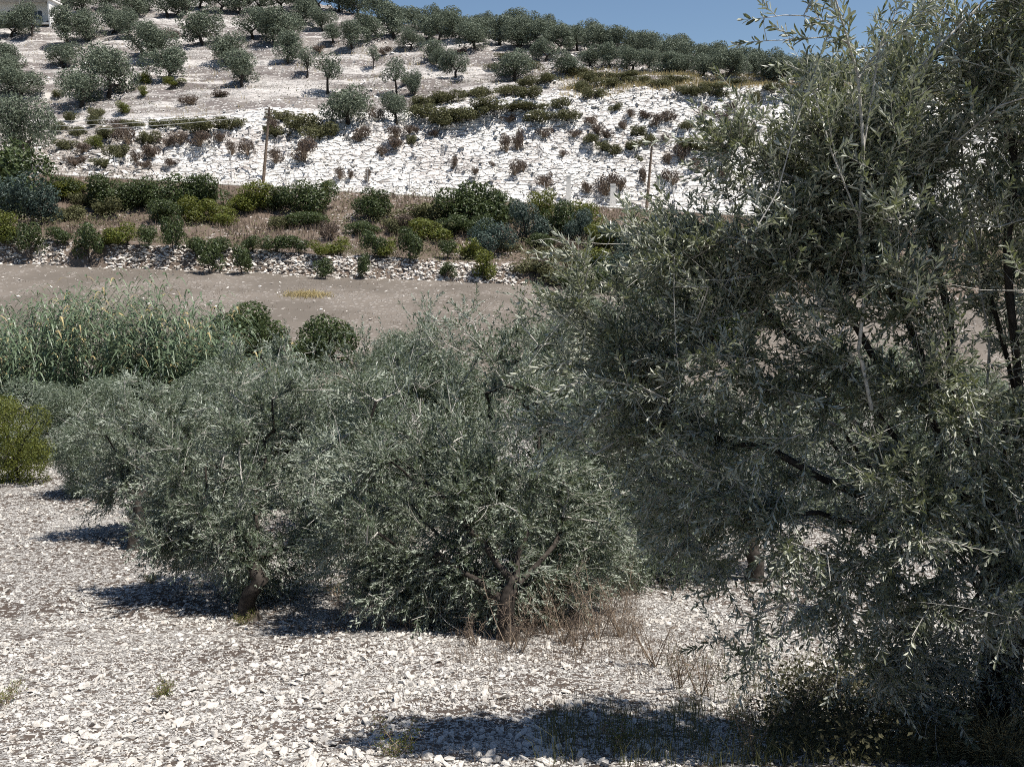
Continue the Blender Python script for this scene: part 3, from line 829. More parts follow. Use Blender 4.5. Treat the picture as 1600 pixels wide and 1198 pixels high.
# ------------------------------------------------------------------ plants farther off: a few built plants of each kind, copied
def clump(rng, mb, blobs, n, s0, s1, aspect=.55, mat=0, inner=.7, facing=.9):
    """Leaf-sized faces spread through the shells of several blobs."""
    w = np.array([b[1] ** 2 for b in blobs]); w /= w.sum()
    k = rng.choice(len(blobs), n, p=w)
    c = np.array([b[0] for b in blobs])[k]; r = np.array([b[1] for b in blobs])[k]
    d = rand_dirs(rng, n)
    P = c + d * (r * rng.uniform(inner, 1.08, n))[:, None]
    nr = unit(d * facing + rng.normal(0, .6, (n, 3)))
    t = unit(np.cross(nr, rand_dirs(rng, n)))
    L = rng.uniform(s0, s1, n)
    v, f = leaf_arrays(P - t * (L * .5)[:, None], t, nr, L, L * aspect, False)
    mb.add(v, f, mat, np.repeat(rng.random(n), 2))

def proto_plant(seed, leaf, n, s0, s1, blobs_fn, trunk_h=.35, trunk_r=.035, stems=3, name='tree', aspect=.55, top_part='crown', wood='bark', twigs=0):
    rng = np.random.default_rng(seed)
    root = empty(name)
    blobs = blobs_fn(rng)
    mb = MB(); clump(rng, mb, blobs, n, s0, s1, aspect)
    if twigs:
        k = rng.integers(0, len(blobs), twigs); c = np.array([b[0] for b in blobs])[k]; r = np.array([b[1] for b in blobs])[k]
        d = unit(rand_dirs(rng, twigs) + [0, 0, .5]); b0 = np.array([0, 0, .02]) + rng.normal(0, .04, (twigs, 3)) * [1, 1, 0]
        e = c + d * (r * 1.1)[:, None]; m = (b0 + e) / 2 + rng.normal(0, .03, (twigs, 3))
        tubes(mb, b0, m, .008, .006, 3, 1); tubes(mb, m, e, .006, .003, 3, 1)
    mb.build(top_part, [M[leaf], M['dry_twig']], root, kind='stuff')
    mt = MB()
    top = np.array([rng.normal(0, .03), rng.normal(0, .03), trunk_h])
    polytube(mt, [[0, 0, -.06], [0, 0, .04], top * .5 + [rng.normal(0, .02), 0, 0], top], trunk_r * np.array([1.5, 1.15, 1, .9]), 7)
    for i in range(stems):
        c = np.array(blobs[i % len(blobs)][0])
        polytube(mt, [top - [0, 0, .04], top * .5 + c * .5 + rng.normal(0, .03, 3), c], trunk_r * np.array([.7, .5, .25]), 5)
    mt.build('trunk', M[wood], root, smooth=True)
    return root

def round_blobs(n, spread, zlo, zhi, r0, r1):
    def f(rng):
        out = []
        for i in range(n):
            a = rng.uniform(0, 6.28); q = spread * math.sqrt(rng.random()); z = rng.uniform(zlo, zhi)
            q *= math.sqrt(max(.12, 1 - ((z - .36) / .50) ** 2))
            out.append((np.array([q * math.cos(a), q * math.sin(a), z]), rng.uniform(r0, r1)))
        return out
    return f

PROTO = {}
PROTO['olive'] = [proto_plant(200 + i, 'olive_far', 5200, .030, .058, round_blobs(13, .40, .27, .76, .15, .26), .26, .035) for i in range(6)]
PROTO['bigtree'] = [proto_plant(220 + i, 'olive_far', 9000, .020, .042, round_blobs(16, .36, .28, .82, .13, .22), .34, .03) for i in range(2)]
PROTO['open_olive'] = [proto_plant(230 + i, 'olive_far', 1500, .030, .060, round_blobs(7, .34, .45, .8, .12, .2), .4, .028, 6) for i in range(2)]
PROTO['green'] = [proto_plant(240 + i, 'green_leaf', 4200, .035, .075, round_blobs(11, .40, .16, .70, .17, .27), .2, .03, name='bush') for i in range(4)]
PROTO['yellow'] = [proto_plant(250 + i, 'yellow_leaf', 3200, .035, .075, round_blobs(9, .38, .16, .72, .17, .27), .2, .03, name='bush') for i in range(3)]
PROTO['blue'] = [proto_plant(260 + i, 'blue_leaf', 4500, .028, .060, round_blobs(11, .40, .16, .74, .16, .26), .2, .03, name='bush') for i in range(2)]
PROTO['fine'] = [proto_plant(270 + i, 'olive_leaf', 26000, .022, .036, round_blobs(26, .44, .10, .80, .12, .21), .3, .02, 8, aspect=.26, name='bush') for i in range(2)]
PROTO['fineyellow'] = [proto_plant(275, 'yellow_leaf', 16000, .020, .036, round_blobs(24, .44, .08, .80, .12, .20), .3, .02, 8, aspect=.4, name='bush')]
PROTO['mat'] = [proto_plant(280 + i, 'mat_leaf', 3200, .035, .075, round_blobs(12, .46, .12, .42, .12, .24), .15, .03, name='shrub') for i in range(4)]
PROTO['dry'] = [proto_plant(290 + i, 'dry_leaf', 1300, .035, .080, round_blobs(7, .36, .18, .62, .14, .24), .15, .02, name='shrub', twigs=60, wood='dry_twig') for i in range(3)]
PROTO['sapling'] = [proto_plant(300 + i, 'green_leaf', 1800, .045, .090, round_blobs(9, .34, .28, .76, .15, .24), .32, .018, name='tree') for i in range(3)]
PROTO['ysapling'] = [proto_plant(305 + i, 'yellow_leaf', 1600, .045, .090, round_blobs(9, .34, .26, .76, .15, .24), .32, .018, name='tree') for i in range(2)]

ONES = ['', 'first', 'second', 'third', 'fourth', 'fifth', 'sixth', 'seventh', 'eighth', 'ninth', 'tenth', 'eleventh', 'twelfth', 'thirteenth', 'fourteenth',
        'fifteenth', 'sixteenth', 'seventeenth', 'eighteenth', 'nineteenth']
TENS = {2: ('twentieth', 'twenty'), 3: ('thirtieth', 'thirty'), 4: ('fortieth', 'forty'), 5: ('fiftieth', 'fifty')}
def nth(i):
    if i < 20: return ONES[i]
    a, b_ = divmod(i, 10)
    return TENS[a][0] if b_ == 0 else TENS[a][1] + '-' + ONES[b_]

prng = np.random.default_rng(77)
def plant_row(kind, name, cat, entries, label, group, sink=.03, ymin=8.0):
    """entries: (px, base row, height px, width px[, kind]) in photo pixels; label has a {} for the place counted from the left."""
    entries = sorted(entries, key=lambda e: e[0])
    G_ = ground_at([e[0] for e in entries], [e[1] for e in entries], ymin)
    for i, (e, g_) in enumerate(zip(entries, G_)):
        k = e[4] if len(e) > 4 else kind
        src = PROTO[k][prng.integers(len(PROTO[k]))]
        o = copy_tree(src); o.name = name
        h, w = e[2] * g_[1] / FPX * 1.14, e[3] * g_[1] / FPX * (1.22 if k in ('olive', 'green', 'yellow', 'blue', 'sapling', 'ysapling', 'open_olive') else 1.08)
        o.location = (g_[0], g_[1], g_[2] - sink * h); o.rotation_euler = (0, 0, prng.uniform(0, 6.28))
        o.scale = (w, w, h)
        tag(o, label.format(nth(i + 1)) if len(entries) > 1 else label.format('only'), cat, group)

# olives on the hillside
UP = [(18, 58, 34, 42), (50, 54, 44, 38), (108, 70, 50, 48), (140, 66, 44, 40), (176, 53, 44, 42), (200, 60, 40, 40), (318, 72, 55, 58), (395, 62, 45, 50), (430, 72, 50, 55),
      (505, 50, 32, 36), (520, 66, 24, 32), (550, 76, 36, 42), (575, 62, 38, 46), (615, 58, 45, 50), (667, 62, 35, 42), (642, 78, 28, 32), (742, 78, 38, 50), (808, 74, 28, 38), (472, 40, 38, 46), (455, 60, 34, 40)]
plant_row('olive', 'olive_tree', 'tree', UP, 'round olive tree high on the terraced hillside, {} from the left in the upper belt', 'olive trees on the upper hillside')
TOP = [(95, 18, 32, 46), (130, 20, 34, 44), (165, 14, 30, 42), (205, 26, 36, 44), (232, 16, 34, 40), (262, 28, 40, 46), (290, 22, 38, 42), (312, 12, 30, 40), (345, 20, 38, 44), (375, 22, 40, 46), (408, 18, 38, 44),
       (440, 16, 36, 44), (470, 14, 34, 42), (500, 16, 34, 40), (530, 20, 36, 42), (560, 24, 36, 44), (590, 30, 38, 46)]
plant_row('olive', 'olive_tree', 'tree', TOP, 'dark olive crown at the very top of the hill, {} from the left', 'olive trees along the hill crest')
MID = [(100, 106, 36, 46), (15, 112, 40, 46), (222, 88, 50, 50), (246, 97, 52, 48), (262, 128, 50, 56), (355, 103, 46, 56), (378, 135, 50, 54), (450, 100, 46, 40), (480, 122, 42, 38, 'open_olive'),
       (672, 96, 32, 36), (686, 108, 28, 28), (712, 120, 38, 40), (804, 126, 46, 58), (853, 96, 32, 36), (885, 118, 34, 44), (583, 108, 32, 24, 'open_olive')]
plant_row('olive', 'olive_tree', 'tree', MID, 'olive tree on the pale middle terraces of the hill, {} from the left', 'olive trees on the middle hillside')
LOW = [(170, 152, 78, 74), (127, 165, 52, 62), (30, 154, 46, 68), (512, 146, 54, 54, 'open_olive'), (620, 150, 55, 44, 'open_olive'), (648, 150, 36, 30), (544, 196, 60, 72), (620, 192, 42, 42), (8, 128, 40, 44)]
plant_row('olive', 'olive_tree', 'tree', LOW, 'olive tree low on the hill just above the white cutting, {} from the left', 'olive trees above the cutting')
def crest_row(x): return np.interp(x, T_COL, [-80, -60, -15, 42, 50, 55, 65, 76, 112, 138, 155])
srg = np.random.default_rng(9)
SKY = [(x + srg.uniform(-12, 12), crest_row(x) + 3.5, srg.uniform(20, 37), srg.uniform(24, 46)) for x in np.arange(612, 1480, 27)]
plant_row('olive', 'olive_tree', 'tree', SKY, 'skyline olive tree on the ridge against blue sky, {} from the left', 'olive trees on the skyline')
RID = [(x + srg.uniform(-7, 7), crest_row(x) + srg.uniform(12, 22), srg.uniform(32, 44), srg.uniform(36, 50)) for x in np.arange(690, 1300, 30)]
plant_row('olive', 'olive_tree', 'tree', RID, 'olive tree packed just below the skyline ridge, {} from the left in its row', 'olive trees under the skyline')
RI2 = [(x + srg.uniform(-7, 7), np.interp(x, [900, 1000, 1200], [98, 108, 122]) + srg.uniform(-3, 5), srg.uniform(28, 36), srg.uniform(34, 44)) for x in np.arange(925, 1230, 28)]
plant_row('olive', 'olive_tree', 'tree', RI2, 'olive tree between the ridge grove and the grass band, {} from the left', 'olive trees above the grass band')

# low green scrub along the lip of the cutting
MATS = [(288, 200, 26, 50), (325, 205, 30, 60), (362, 200, 28, 46), (440, 190, 30, 50), (470, 205, 40, 64), (500, 215, 40, 54), (432, 212, 24, 36), (660, 182, 30, 50), (690, 196, 38, 60), (730, 186, 34, 64), (760, 172, 30, 56),
        (660, 165, 24, 44), (700, 160, 28, 56), (745, 152, 24, 50), (790, 148, 22, 56), (830, 152, 22, 44), (800, 172, 20, 60), (850, 185, 24, 56), (884, 188, 24, 40), (874, 168, 28, 36), (840, 170, 18, 46)]
plant_row('mat', 'shrub', 'shrub', MATS, 'low spreading dark green shrub on the lip of the white cutting, {} from the left', 'green scrub on the lip of the cutting')
BAND = [(900, 118, 18, 40), (925, 128, 22, 46), (950, 135, 22, 46), (975, 122, 18, 44), (1000, 130, 18, 46), (1030, 136, 18, 44), (1060, 130, 18, 46), (1088, 148, 26, 30), (1108, 150, 24, 26), (1120, 136, 16, 40), (1150, 134, 16, 36),
        (1178, 160, 34, 26), (1210, 140, 18, 40), (930, 152, 24, 36), (905, 142, 24, 36), (1068, 146, 22, 26), (1130, 148, 20, 20), (860, 128, 20, 36), (830, 134, 20, 40)]
plant_row('mat', 'shrub', 'shrub', BAND, 'low shrub in the grass band under the ridge trees, {} from the left', 'scrub in the grass band')
FACE = [(925, 222, 20, 26), (941, 233, 22, 26), (957, 240, 22, 26), (985, 234, 22, 30), (996, 212, 26, 26), (1003, 250, 22, 18), (1072, 232, 26, 34), (1091, 236, 28, 36), (1116, 236, 28, 30), (1075, 202, 18, 26), (961, 176, 18, 18), (1016, 226, 24, 26), (185, 248, 34, 36), (232, 222, 28, 34), (155, 182, 22, 30), (644, 224, 20, 18)]
plant_row('mat', 'shrub', 'shrub', FACE, 'green shrub rooted in the white face of the cutting, {} from the left', 'green shrubs on the cutting face')
DRY1 = [(428, 212, 24, 30), (475, 252, 40, 46), (431, 254, 28, 28), (563, 220, 26, 34), (619, 216, 20, 34), (616, 232, 20, 34), (597, 243, 18, 24), (531, 280, 22, 22), (547, 278, 18, 14), (575, 284, 24, 14), (710, 264, 30, 14), (741, 272, 14, 18), (791, 238, 30, 26), (808, 234, 30, 20),
        (794, 194, 16, 30), (851, 216, 18, 30), (804, 276, 28, 22), (313, 228, 24, 40), (282, 226, 24, 30), (363, 242, 24, 22), (388, 244, 30, 28), (200, 226, 34, 40), (240, 246, 28, 36), (213, 256, 22, 22), (345, 222, 18, 30), (680, 214, 14, 22), (640, 208, 14, 30), (770, 260, 14, 16)]
plant_row('dry', 'shrub', 'shrub', DRY1, 'dry brown shrub on the lower white slope of the cutting, {} from the left', 'dry shrubs on the lower cutting')
DRY2 = [(935, 210, 20, 24), (947, 216, 18, 26), (925, 194, 20, 30), (1041, 190, 22, 28), (1025, 200, 22, 26), (975, 202, 20, 22), (1130, 190, 20, 30), (1157, 204, 22, 30), (1140, 178, 20, 24), (1050, 292, 28, 34), (1007, 284, 34, 20), (919, 300, 24, 26), (947, 306, 40, 40), (853, 294, 32, 34), (818, 268, 20, 18), (897, 214, 12, 24), (812, 226, 30, 14),
        (1065, 252, 30, 26), (1010, 180, 18, 26), (1100, 182, 18, 24), (1150, 230, 26, 26), (1170, 212, 24, 22), (1045, 256, 22, 20), (1090, 268, 24, 26), (1130, 276, 26, 30), (970, 298, 22, 22), (985, 186, 14, 18), (880, 244, 12, 16), (1040, 222, 16, 18), (1130, 256, 20, 24)]
plant_row('dry', 'shrub', 'shrub', DRY2, 'dry brown shrub on the steep white end of the cutting, {} from the left', 'dry shrubs on the steep cutting')
HILLB = [(100, 232, 22, 34), (130, 240, 18, 30, 'dry'), (118, 258, 16, 40, 'dry'), (160, 262, 18, 36), (165, 215, 26, 34), (182, 204, 22, 30, 'dry'), (208, 198, 18, 34), (250, 200, 20, 36), (262, 228, 22, 34, 'dry'), (225, 262, 18, 30, 'dry'), (268, 258, 16, 26, 'dry'), (150, 232, 18, 26, 'yellow'), (96, 205, 22, 30), (275, 134, 12, 30, 'yellow'), (228, 130, 16, 22, 'yellow'), (225, 150, 16, 16, 'yellow'), (150, 196, 28, 24), (110, 190, 24, 22), (120, 212, 22, 28), (190, 178, 18, 20, 'yellow'), (300, 164, 16, 40, 'dry'), (340, 152, 14, 40, 'dry'), (560, 168, 20, 30), (590, 188, 22, 30, 'dry'), (640, 130, 14, 26), (835, 108, 20, 26), (770, 108, 14, 24), (600, 86, 14, 24, 'dry'),
         (500, 82, 12, 24, 'dry'), (720, 84, 14, 24, 'dry'), (790, 92, 14, 26), (440, 40, 16, 24, 'dry'), (270, 60, 16, 30, 'dry'), (90, 150, 14, 18)]
plant_row('mat', 'shrub', 'shrub', HILLB, 'small bush between the olives of the stony hillside, {} from the left', 'small bushes on the hillside')

# bushes on the slope below the road
ROADB = [(170, 322, 50, 54), (205, 322, 42, 46), (240, 324, 48, 50), (290, 330, 60, 62), (322, 324, 52, 54), (395, 326, 46, 56, 'yellow'), (430, 328, 40, 50), (485, 334, 54, 64), (515, 304, 22, 22, 'yellow'), (585, 342, 50, 52), (655, 345, 44, 84, 'mat'), (715, 345, 52, 70), (752, 352, 70, 74), (785, 348, 52, 50),
         (845, 338, 42, 40, 'yellow'), (824, 378, 62, 54, 'blue'), (870, 368, 56, 48), (912, 362, 48, 50, 'yellow'), (905, 378, 50, 44, 'blue'), (970, 402, 54, 62, 'blue'), (1010, 400, 44, 50, 'blue'), (765, 404, 60, 62, 'blue'), (690, 366, 34, 60, 'mat'), (132, 322, 34, 44, 'mat'), (110, 310, 30, 40, 'yellow'), (1040, 372, 34, 60, 'mat'), (620, 362, 34, 44, 'mat'), (860, 402, 30, 60, 'mat'), (835, 428, 34, 60, 'mat'), (880, 440, 36, 70, 'mat'), (915, 455, 40, 70), (850, 420, 24, 40, 'dry'), (895, 430, 24, 40, 'dry'), (950, 440, 44, 70, 'blue'), (990, 450, 46, 70), (1040, 430, 50, 80, 'mat'), (1090, 450, 60, 80), (920, 420, 36, 60, 'yellow')]
plant_row('green', 'bush', 'bush', ROADB, 'leafy bush on the slope just below the white road, {} from the left', 'bushes below the road')
fr = np.random.default_rng(31)
FILL = [(x + fr.uniform(-12, 12), np.interp(x, [100, 1000], [318, 392]) + fr.uniform(-14, 22), fr.uniform(20, 38), fr.uniform(34, 60), ['mat', 'green', 'mat', 'yellow', 'dry'][fr.integers(5)]) for x in np.arange(90, 1060, 44)]
plant_row('mat', 'bush', 'bush', FILL, 'low bush in the dry grass of the bank below the road, {} from the left', 'low bushes on the bank')
ORCH = [(50, 406, 56, 38), (140, 410, 58, 44), (200, 384, 36, 50, 'ysapling'), (232, 388, 34, 34), (272, 398, 58, 38), (312, 398, 28, 34), (345, 396, 28, 34), (395, 394, 26, 34), (432, 396, 30, 46), (466, 398, 30, 42), (500, 400, 24, 36, 'ysapling'), (532, 400, 30, 44, 'ysapling'), (585, 402, 42, 40), (608, 404, 32, 34, 'ysapling'), (640, 410, 56, 42), (700, 404, 28, 34), (728, 406, 34, 46, 'ysapling'), (175, 384, 26, 36, 'ysapling'), (90, 384, 30, 40), (20, 384, 26, 34)]
plant_row('sapling', 'citrus_tree', 'tree', ORCH, 'small fruit tree on the orchard ledge above the wall, {} from the left', 'fruit trees on the orchard ledge')
FRONT = [(328, 428, 52, 44), (378, 428, 50, 36), (508, 436, 36, 32), (570, 436, 44, 24), (756, 440, 48, 42, 'ysapling'), (700, 436, 26, 24)]
plant_row('sapling', 'citrus_tree', 'tree', FRONT, 'small fruit tree standing at the foot of the stone wall, {} from the left', 'fruit trees at the wall foot')
EDGE = [(42, 268, 108, 100, 'bigtree'), (18, 330, 112, 96, 'green'), (50, 352, 78, 76, 'blue'), (8, 378, 52, 50, 'yellow'), (100, 345, 40, 60, 'mat')]
for e, lab in zip(EDGE, ['tall grey-green tree at the edge of the view beside the road', 'dark green broad-leaved tree below the tall grey-green tree', 'blue-green bush in front of the tall tree at the edge of the slope',
                         'bright green bush at the outer end of the orchard ledge', 'low olive-green bush beside the blue-green bush above the orchard ledge']):
    plant_row('green', 'tree' if e[2] > 100 else 'bush', 'tree' if e[2] > 100 else 'bush', [e], lab, None)

# valley bottom between the grove and the mown field
VAL = [([395, 560, 92, 100, 'green'], 'dark broad-leaved bush at the end of the reed bed'), ([505, 578, 92, 90, 'green'], 'dark leafy bush showing behind the grove, beside the mown field'),
       ([230, 618, 70, 110, 'green'], 'dark green bush growing in the middle of the reeds'), ([30, 752, 142, 120, 'fineyellow'], 'bright yellow-green bush on the edge of the stony field'),
       ([70, 712, 120, 150, 'fine'], 'grey-green wild olive bush in front of the reed bed, next to the yellow-green bush'), ([190, 700, 118, 170, 'fine'], 'blue-grey wild olive bush behind the smaller end olive'),
       ([330, 690, 120, 160, 'fine'], 'grey-green wild olive bush under the last reeds'), ([430, 640, 70, 90, 'yellow'], 'yellow-green bush low between reeds and dark broad-leaved bush'),
       ([640, 620, 110, 130, 'fine'], 'grey olive bush behind the crown of the middle olive tree'), ([900, 560, 100, 160, 'fine'], 'olive bush behind the middle olive at the edge of the mown field'),
       ([1010, 520, 80, 120, 'blue'], 'blue-green bush beside the brown ditch bank'), ([1100, 540, 110, 160, 'green'], 'dark bush seen through the leaves of the near olive')]
VAL += [([330, 800, 190, 200, 'fine'], 'olive bush filling the gap between the end olive and the rounded olive'), ([450, 770, 210, 230, 'fine'], 'olive bush behind the rounded olive tree'),
        ([575, 835, 260, 240, 'fine'], 'dense olive bush in the gap between the rounded and the middle olive'), ([690, 800, 250, 260, 'fine'], 'olive bush close behind the middle olive crown'),
        ([870, 850, 300, 260, 'fine'], 'olive bush behind the middle olive trunk'), ([980, 820, 300, 260, 'fine'], 'olive bush between the middle olive and the near olive'),
        ([1330, 800, 260, 300, 'fine'], 'olive bush glimpsed through the near olive crown'), ([1480, 780, 220, 260, 'fine'], 'olive bush beyond the trunk of the near olive'), ([1010, 905, 330, 230, 'fine'], 'sunlit olive bush joining the middle olive to the near olive'), ([150, 770, 130, 130, 'fine'], 'low olive bush beside the smaller end olive')]
for e, lab in VAL:
    plant_row(e[4], 'bush', 'bush', [tuple(e)], lab, None)

# the next olive of the row stands just outside the view; only its shade reaches the near ground
o = copy_tree(PROTO['fine'][0]); o.name = 'olive_tree'
o.location = (5.05, 4.7, float(terrain(np.array([5.05]), np.array([4.7]))[0]) - .1); o.scale = (3.3, 3.0, 5.2); o.rotation_euler = (0, 0, 1.1)
tag(o, 'olive tree beyond the near olive at the edge, seen by the shade it throws', 'tree')
# ------------------------------------------------------------------ giant reeds
def reed_bed():
    rng = np.random.default_rng(55)
    g0 = ground_at([170], [625])[0]
    root = empty('reeds', g0); root['kind'] = 'stuff'; root['label'] = 'tall pale green giant reeds with arching leaves beside the mown field'; root['category'] = 'reeds'
    ms, ml = MB(), MB()
    n = 480
    px = np.concatenate([rng.uniform(-60, 150, 225), rng.uniform(150, 345, 225), rng.uniform(330, 440, 30)])
    Yr = rng.uniform(30, 36.5, n); Xr = (px - CX) / FPX * Yr * 1.0
    Z = terrain(Xr, Yr)
    H = rng.uniform(2.5, 4.0, n) * (1 + .35 * fbm(px / 60., Yr / 3., 2, 7)) * np.interp(px, [-60, 20, 80, 110, 135, 165, 200, 235, 262, 290, 320, 350, 440], [.95, .92, 1.05, 1.14, .98, .80, .98, 1.18, .84, .80, .90, .72, .55])
    lean = np.stack([rng.normal(.14, .14, n), rng.normal(-.05, .10, n)], 1)
    P0 = np.stack([Xr, Yr, Z], 1) - g0
    def axis(i, t): return P0[i] + np.concatenate([lean[i] * (t ** 2)[:, None] * H[i][:, None] * 1.4, (t * H[i])[:, None]], 1)
    I = np.arange(n)
    ts = np.linspace(0, 1, 6)
    for a, b_ in zip(ts[:-1], ts[1:]):
        tubes(ms, axis(I, np.full(n, a)), axis(I, np.full(n, b_)), .012 * (1.05 - a), .012 * (1.05 - b_), 4)
    K = 18
    i = np.repeat(I, K); t = np.tile(np.linspace(.22, 1.0, K), n) + rng.normal(0, .015, n * K); t = np.clip(t, .1, 1)
    B0 = axis(i, t)
    az0 = rng.uniform(0, 6.28, n)[i] + np.tile(np.arange(K) % 2, n) * math.pi + rng.normal(0, .5, n * K)
    hd = np.stack([np.cos(az0), np.sin(az0), np.zeros(len(i))], 1); hd[:, 0] += .25; hd = unit(hd)
    Ln = rng.uniform(.60, 1.0, len(i)) * (1.1 - .35 * t); Wd = rng.uniform(.060, .095, len(i))
    side = unit(np.cross(hd, [0, 0, 1.]))
    prev = None; segs = 5
    rows = []
    for s in range(segs):
        q = s / (segs - 1)
        c = B0 + hd * (Ln * (q * .85))[:, None] + np.array([0, 0, 1.]) * (Ln * (.75 * q - 1.15 * q * q))[:, None]
        w = Wd * (1 - q) ** .6 * (.7 if s == 0 else 1)
        rows.append((c - side * (w / 2)[:, None], c + side * (w / 2)[:, None]))
    V = np.stack([x for r in rows for x in r], 1)
    q = np.array([[2 * s, 2 * s + 1, 2 * s + 3, 2 * s + 2] for s in range(segs - 1)])
    F = (q[None] + (np.arange(len(i)) * 2 * segs)[:, None, None]).reshape(-1, 4)
    ml.add(V.reshape(-1, 3), F, 0, np.repeat(rng.random(len(i)), segs - 1)); ml.m[-1] = np.repeat((rng.random(len(i)) < .07).astype(int), segs - 1)
    ms.build('stalks', M['reed_leaf'], root, kind='stuff'); ml.build('leaves', [M['reed_leaf'], M['straw']], root, kind='stuff')
reed_bed()

# ------------------------------------------------------------------ dry grass and weeds
def blades(rng, mb, X, Y, h, w, lean=.35, per=4, spread=.06, mat=0):
    n = len(X) * per
    X = np.repeat(X, per) + rng.normal(0, spread, n); Y = np.repeat(Y, per) + rng.normal(0, spread, n)
    h = np.repeat(h, per) * rng.uniform(.5, 1.1, n)
    P = np.stack([X, Y, terrain(X, Y) - .01], 1)
    a = rng.uniform(0, 6.28, n); ld = np.stack([np.cos(a), np.sin(a), np.zeros(n)], 1) * rng.uniform(0, lean, n)[:, None]
    s = rng.uniform(0, 6.28, n); sd = np.stack([np.cos(s), np.sin(s), np.zeros(n)], 1) * w
    up = np.array([0, 0, 1.])
    m = P + (ld * .35 + up * .6) * h[:, None]; t = P + (ld * 1.2 + up) * h[:, None]
    V = np.stack([P - sd, P + sd, m + sd * .7, m - sd * .7, t], 1)
    f4 = (np.array([[0, 1, 2, 3]])[None] + (np.arange(n) * 5)[:, None, None]).reshape(-1, 4)
    f3 = (np.array([[3, 2, 4]])[None] + (np.arange(n) * 5)[:, None, None]).reshape(-1, 3)
    rnd = rng.random(n)
    k = mb.n
    mb.add(V.reshape(-1, 3), f4, mat, rnd)
    mb.f.append(f3 + k); mb.m.append(np.full(n, mat)); mb.r.append(rnd)

def grass_stuff(name, label, cat, mat, jobs, seed):
    rng = np.random.default_rng(seed); mb = MB()
    for X, Y, h, w, per, spread, lean in jobs(rng): blades(rng, mb, X, Y, h, w, lean, per, spread)
    o = mb.build(name, M[mat], kind='stuff'); o['label'] = label; o['category'] = cat
    return o
def masked(rng, X, Y, sc, th, seed):
    k = fbm(X / sc, Y / sc, 3, seed) + rng.normal(0, .12, len(X)) > th
    return X[k], Y[k]
def j1(rng):
    X, Y = zone_points(rng, 8000, 11.1, 12.97); X, Y = masked(rng, X, Y, 5., -.28, 5)
    yield X, Y, rng.uniform(.35, .85, len(X)), .024, 4, .14, .6
    X, Y = zone_points(rng, 3000, 9.98, 11.1); X, Y = masked(rng, X, Y, 3., .05, 6)
    yield X, Y, rng.uniform(.15, .5, len(X)), .012, 4, .1, .5
grass_stuff('dry_grass', 'brown dry grass on the bank below the road', 'grass', 'dry_grass', j1, 61)
def j2(rng):
    X, Y = zone_points(rng, 4000, 15.0, 16.2); X, Y = masked(rng, X, Y, 7., -.02, 15)
    yield X, Y, rng.uniform(.3, .7, len(X)), .025, 3, .15, .5
    X, Y = zone_points(rng, 3600, 15.0, 15.8, ulo=.05, uhi=.5)
    yield X, Y, rng.uniform(.3, .8, len(X)), .025, 3, .15, .5
grass_stuff('dry_grass', 'tan dry grass on the hill above the cutting', 'grass', 'straw', j2, 62)
def j3(rng):
    X, Y = zone_points(rng, 9000, 7.3, 9.0); X, Y = masked(rng, X, Y, 4., .0, 25)
    yield X, Y, rng.uniform(.05, .18, len(X)), .012, 3, .15, .9
grass_stuff('stubble', 'low grey-brown stubble on the mown field', 'grass', 'dry_grass', j3, 63)
def undergrowth(name, label, mat, seed, X, Y, hmax, s0, s1):
    rng = np.random.default_rng(seed); n = len(X)
    P = np.stack([X, Y, terrain(X, Y) + hmax * rng.random(n) ** 1.6], 1)
    d = rand_dirs(rng, n); nr = unit(rng.normal(0, .6, (n, 3)) + [0, -.2, .8]); d = unit(np.cross(nr, d))
    L = rng.uniform(s0, s1, n); v, f = leaf_arrays(P, d, nr, L, L * .6, False)
    o = MB().add(v, f, 0, np.repeat(rng.random(n), 2)).build(name, M[mat], kind='stuff'); o['label'] = label; o['category'] = 'undergrowth'
ur = np.random.default_rng(66)
X, Y = zone_points(ur, 52000, 11.0, 13.0); k = fbm(X / 4.5, Y / 3., 3, 35) + ur.normal(0, .12, len(X)) > -.06
undergrowth('undergrowth', 'low green weeds and brambles covering the bank below the road', 'mat_leaf', 67, X[k], Y[k], 1.0, .10, .24)
X, Y = zone_points(ur, 16000, 8.7, 11.0, ulo=.01, uhi=.45); k = fbm(X / 3., Y / 2., 3, 38) + ur.normal(0, .12, len(X)) > -.05
undergrowth('undergrowth', 'green and brown weeds on the diagonal ditch bank beyond the wall end', 'mat_leaf', 72, X[k], Y[k], .9, .10, .22)
X, Y = zone_points(ur, 26000, 9.9, 11.2); k = fbm(X / 3., Y / 2., 3, 36) + ur.normal(0, .10, len(X)) > .10
undergrowth('undergrowth', 'green weeds along the orchard ledge', 'mat_leaf', 68, X[k], Y[k], .5, .08, .18)
X, Y = zone_points(ur, 30000, 14.9, 16.0); k = fbm(X / 6., Y / 6., 3, 37) + ur.normal(0, .10, len(X)) > np.where(X > 5, .05, .22)
undergrowth('undergrowth', 'patchy green scrub on the hill above the cutting', 'mat_leaf', 69, X[k], Y[k], .5, .10, .24)
def j6(rng):
    q = ground_at(rng.normal(478, 16, 220), rng.normal(461, 2.2, 220), 30); yield q[:, 0], q[:, 1], rng.uniform(.1, .3, len(q)), .02, 5, .2, 1.5
grass_stuff('straw', 'small flattened heap of yellow straw lying on the mown field', 'straw', 'straw', j6, 73)
def near_patch(rng, px0, px1, py0, py1, n):
    q = ground_at(rng.uniform(px0, px1, n), rng.uniform(py0, py1, n)); return q[:, 0], q[:, 1]
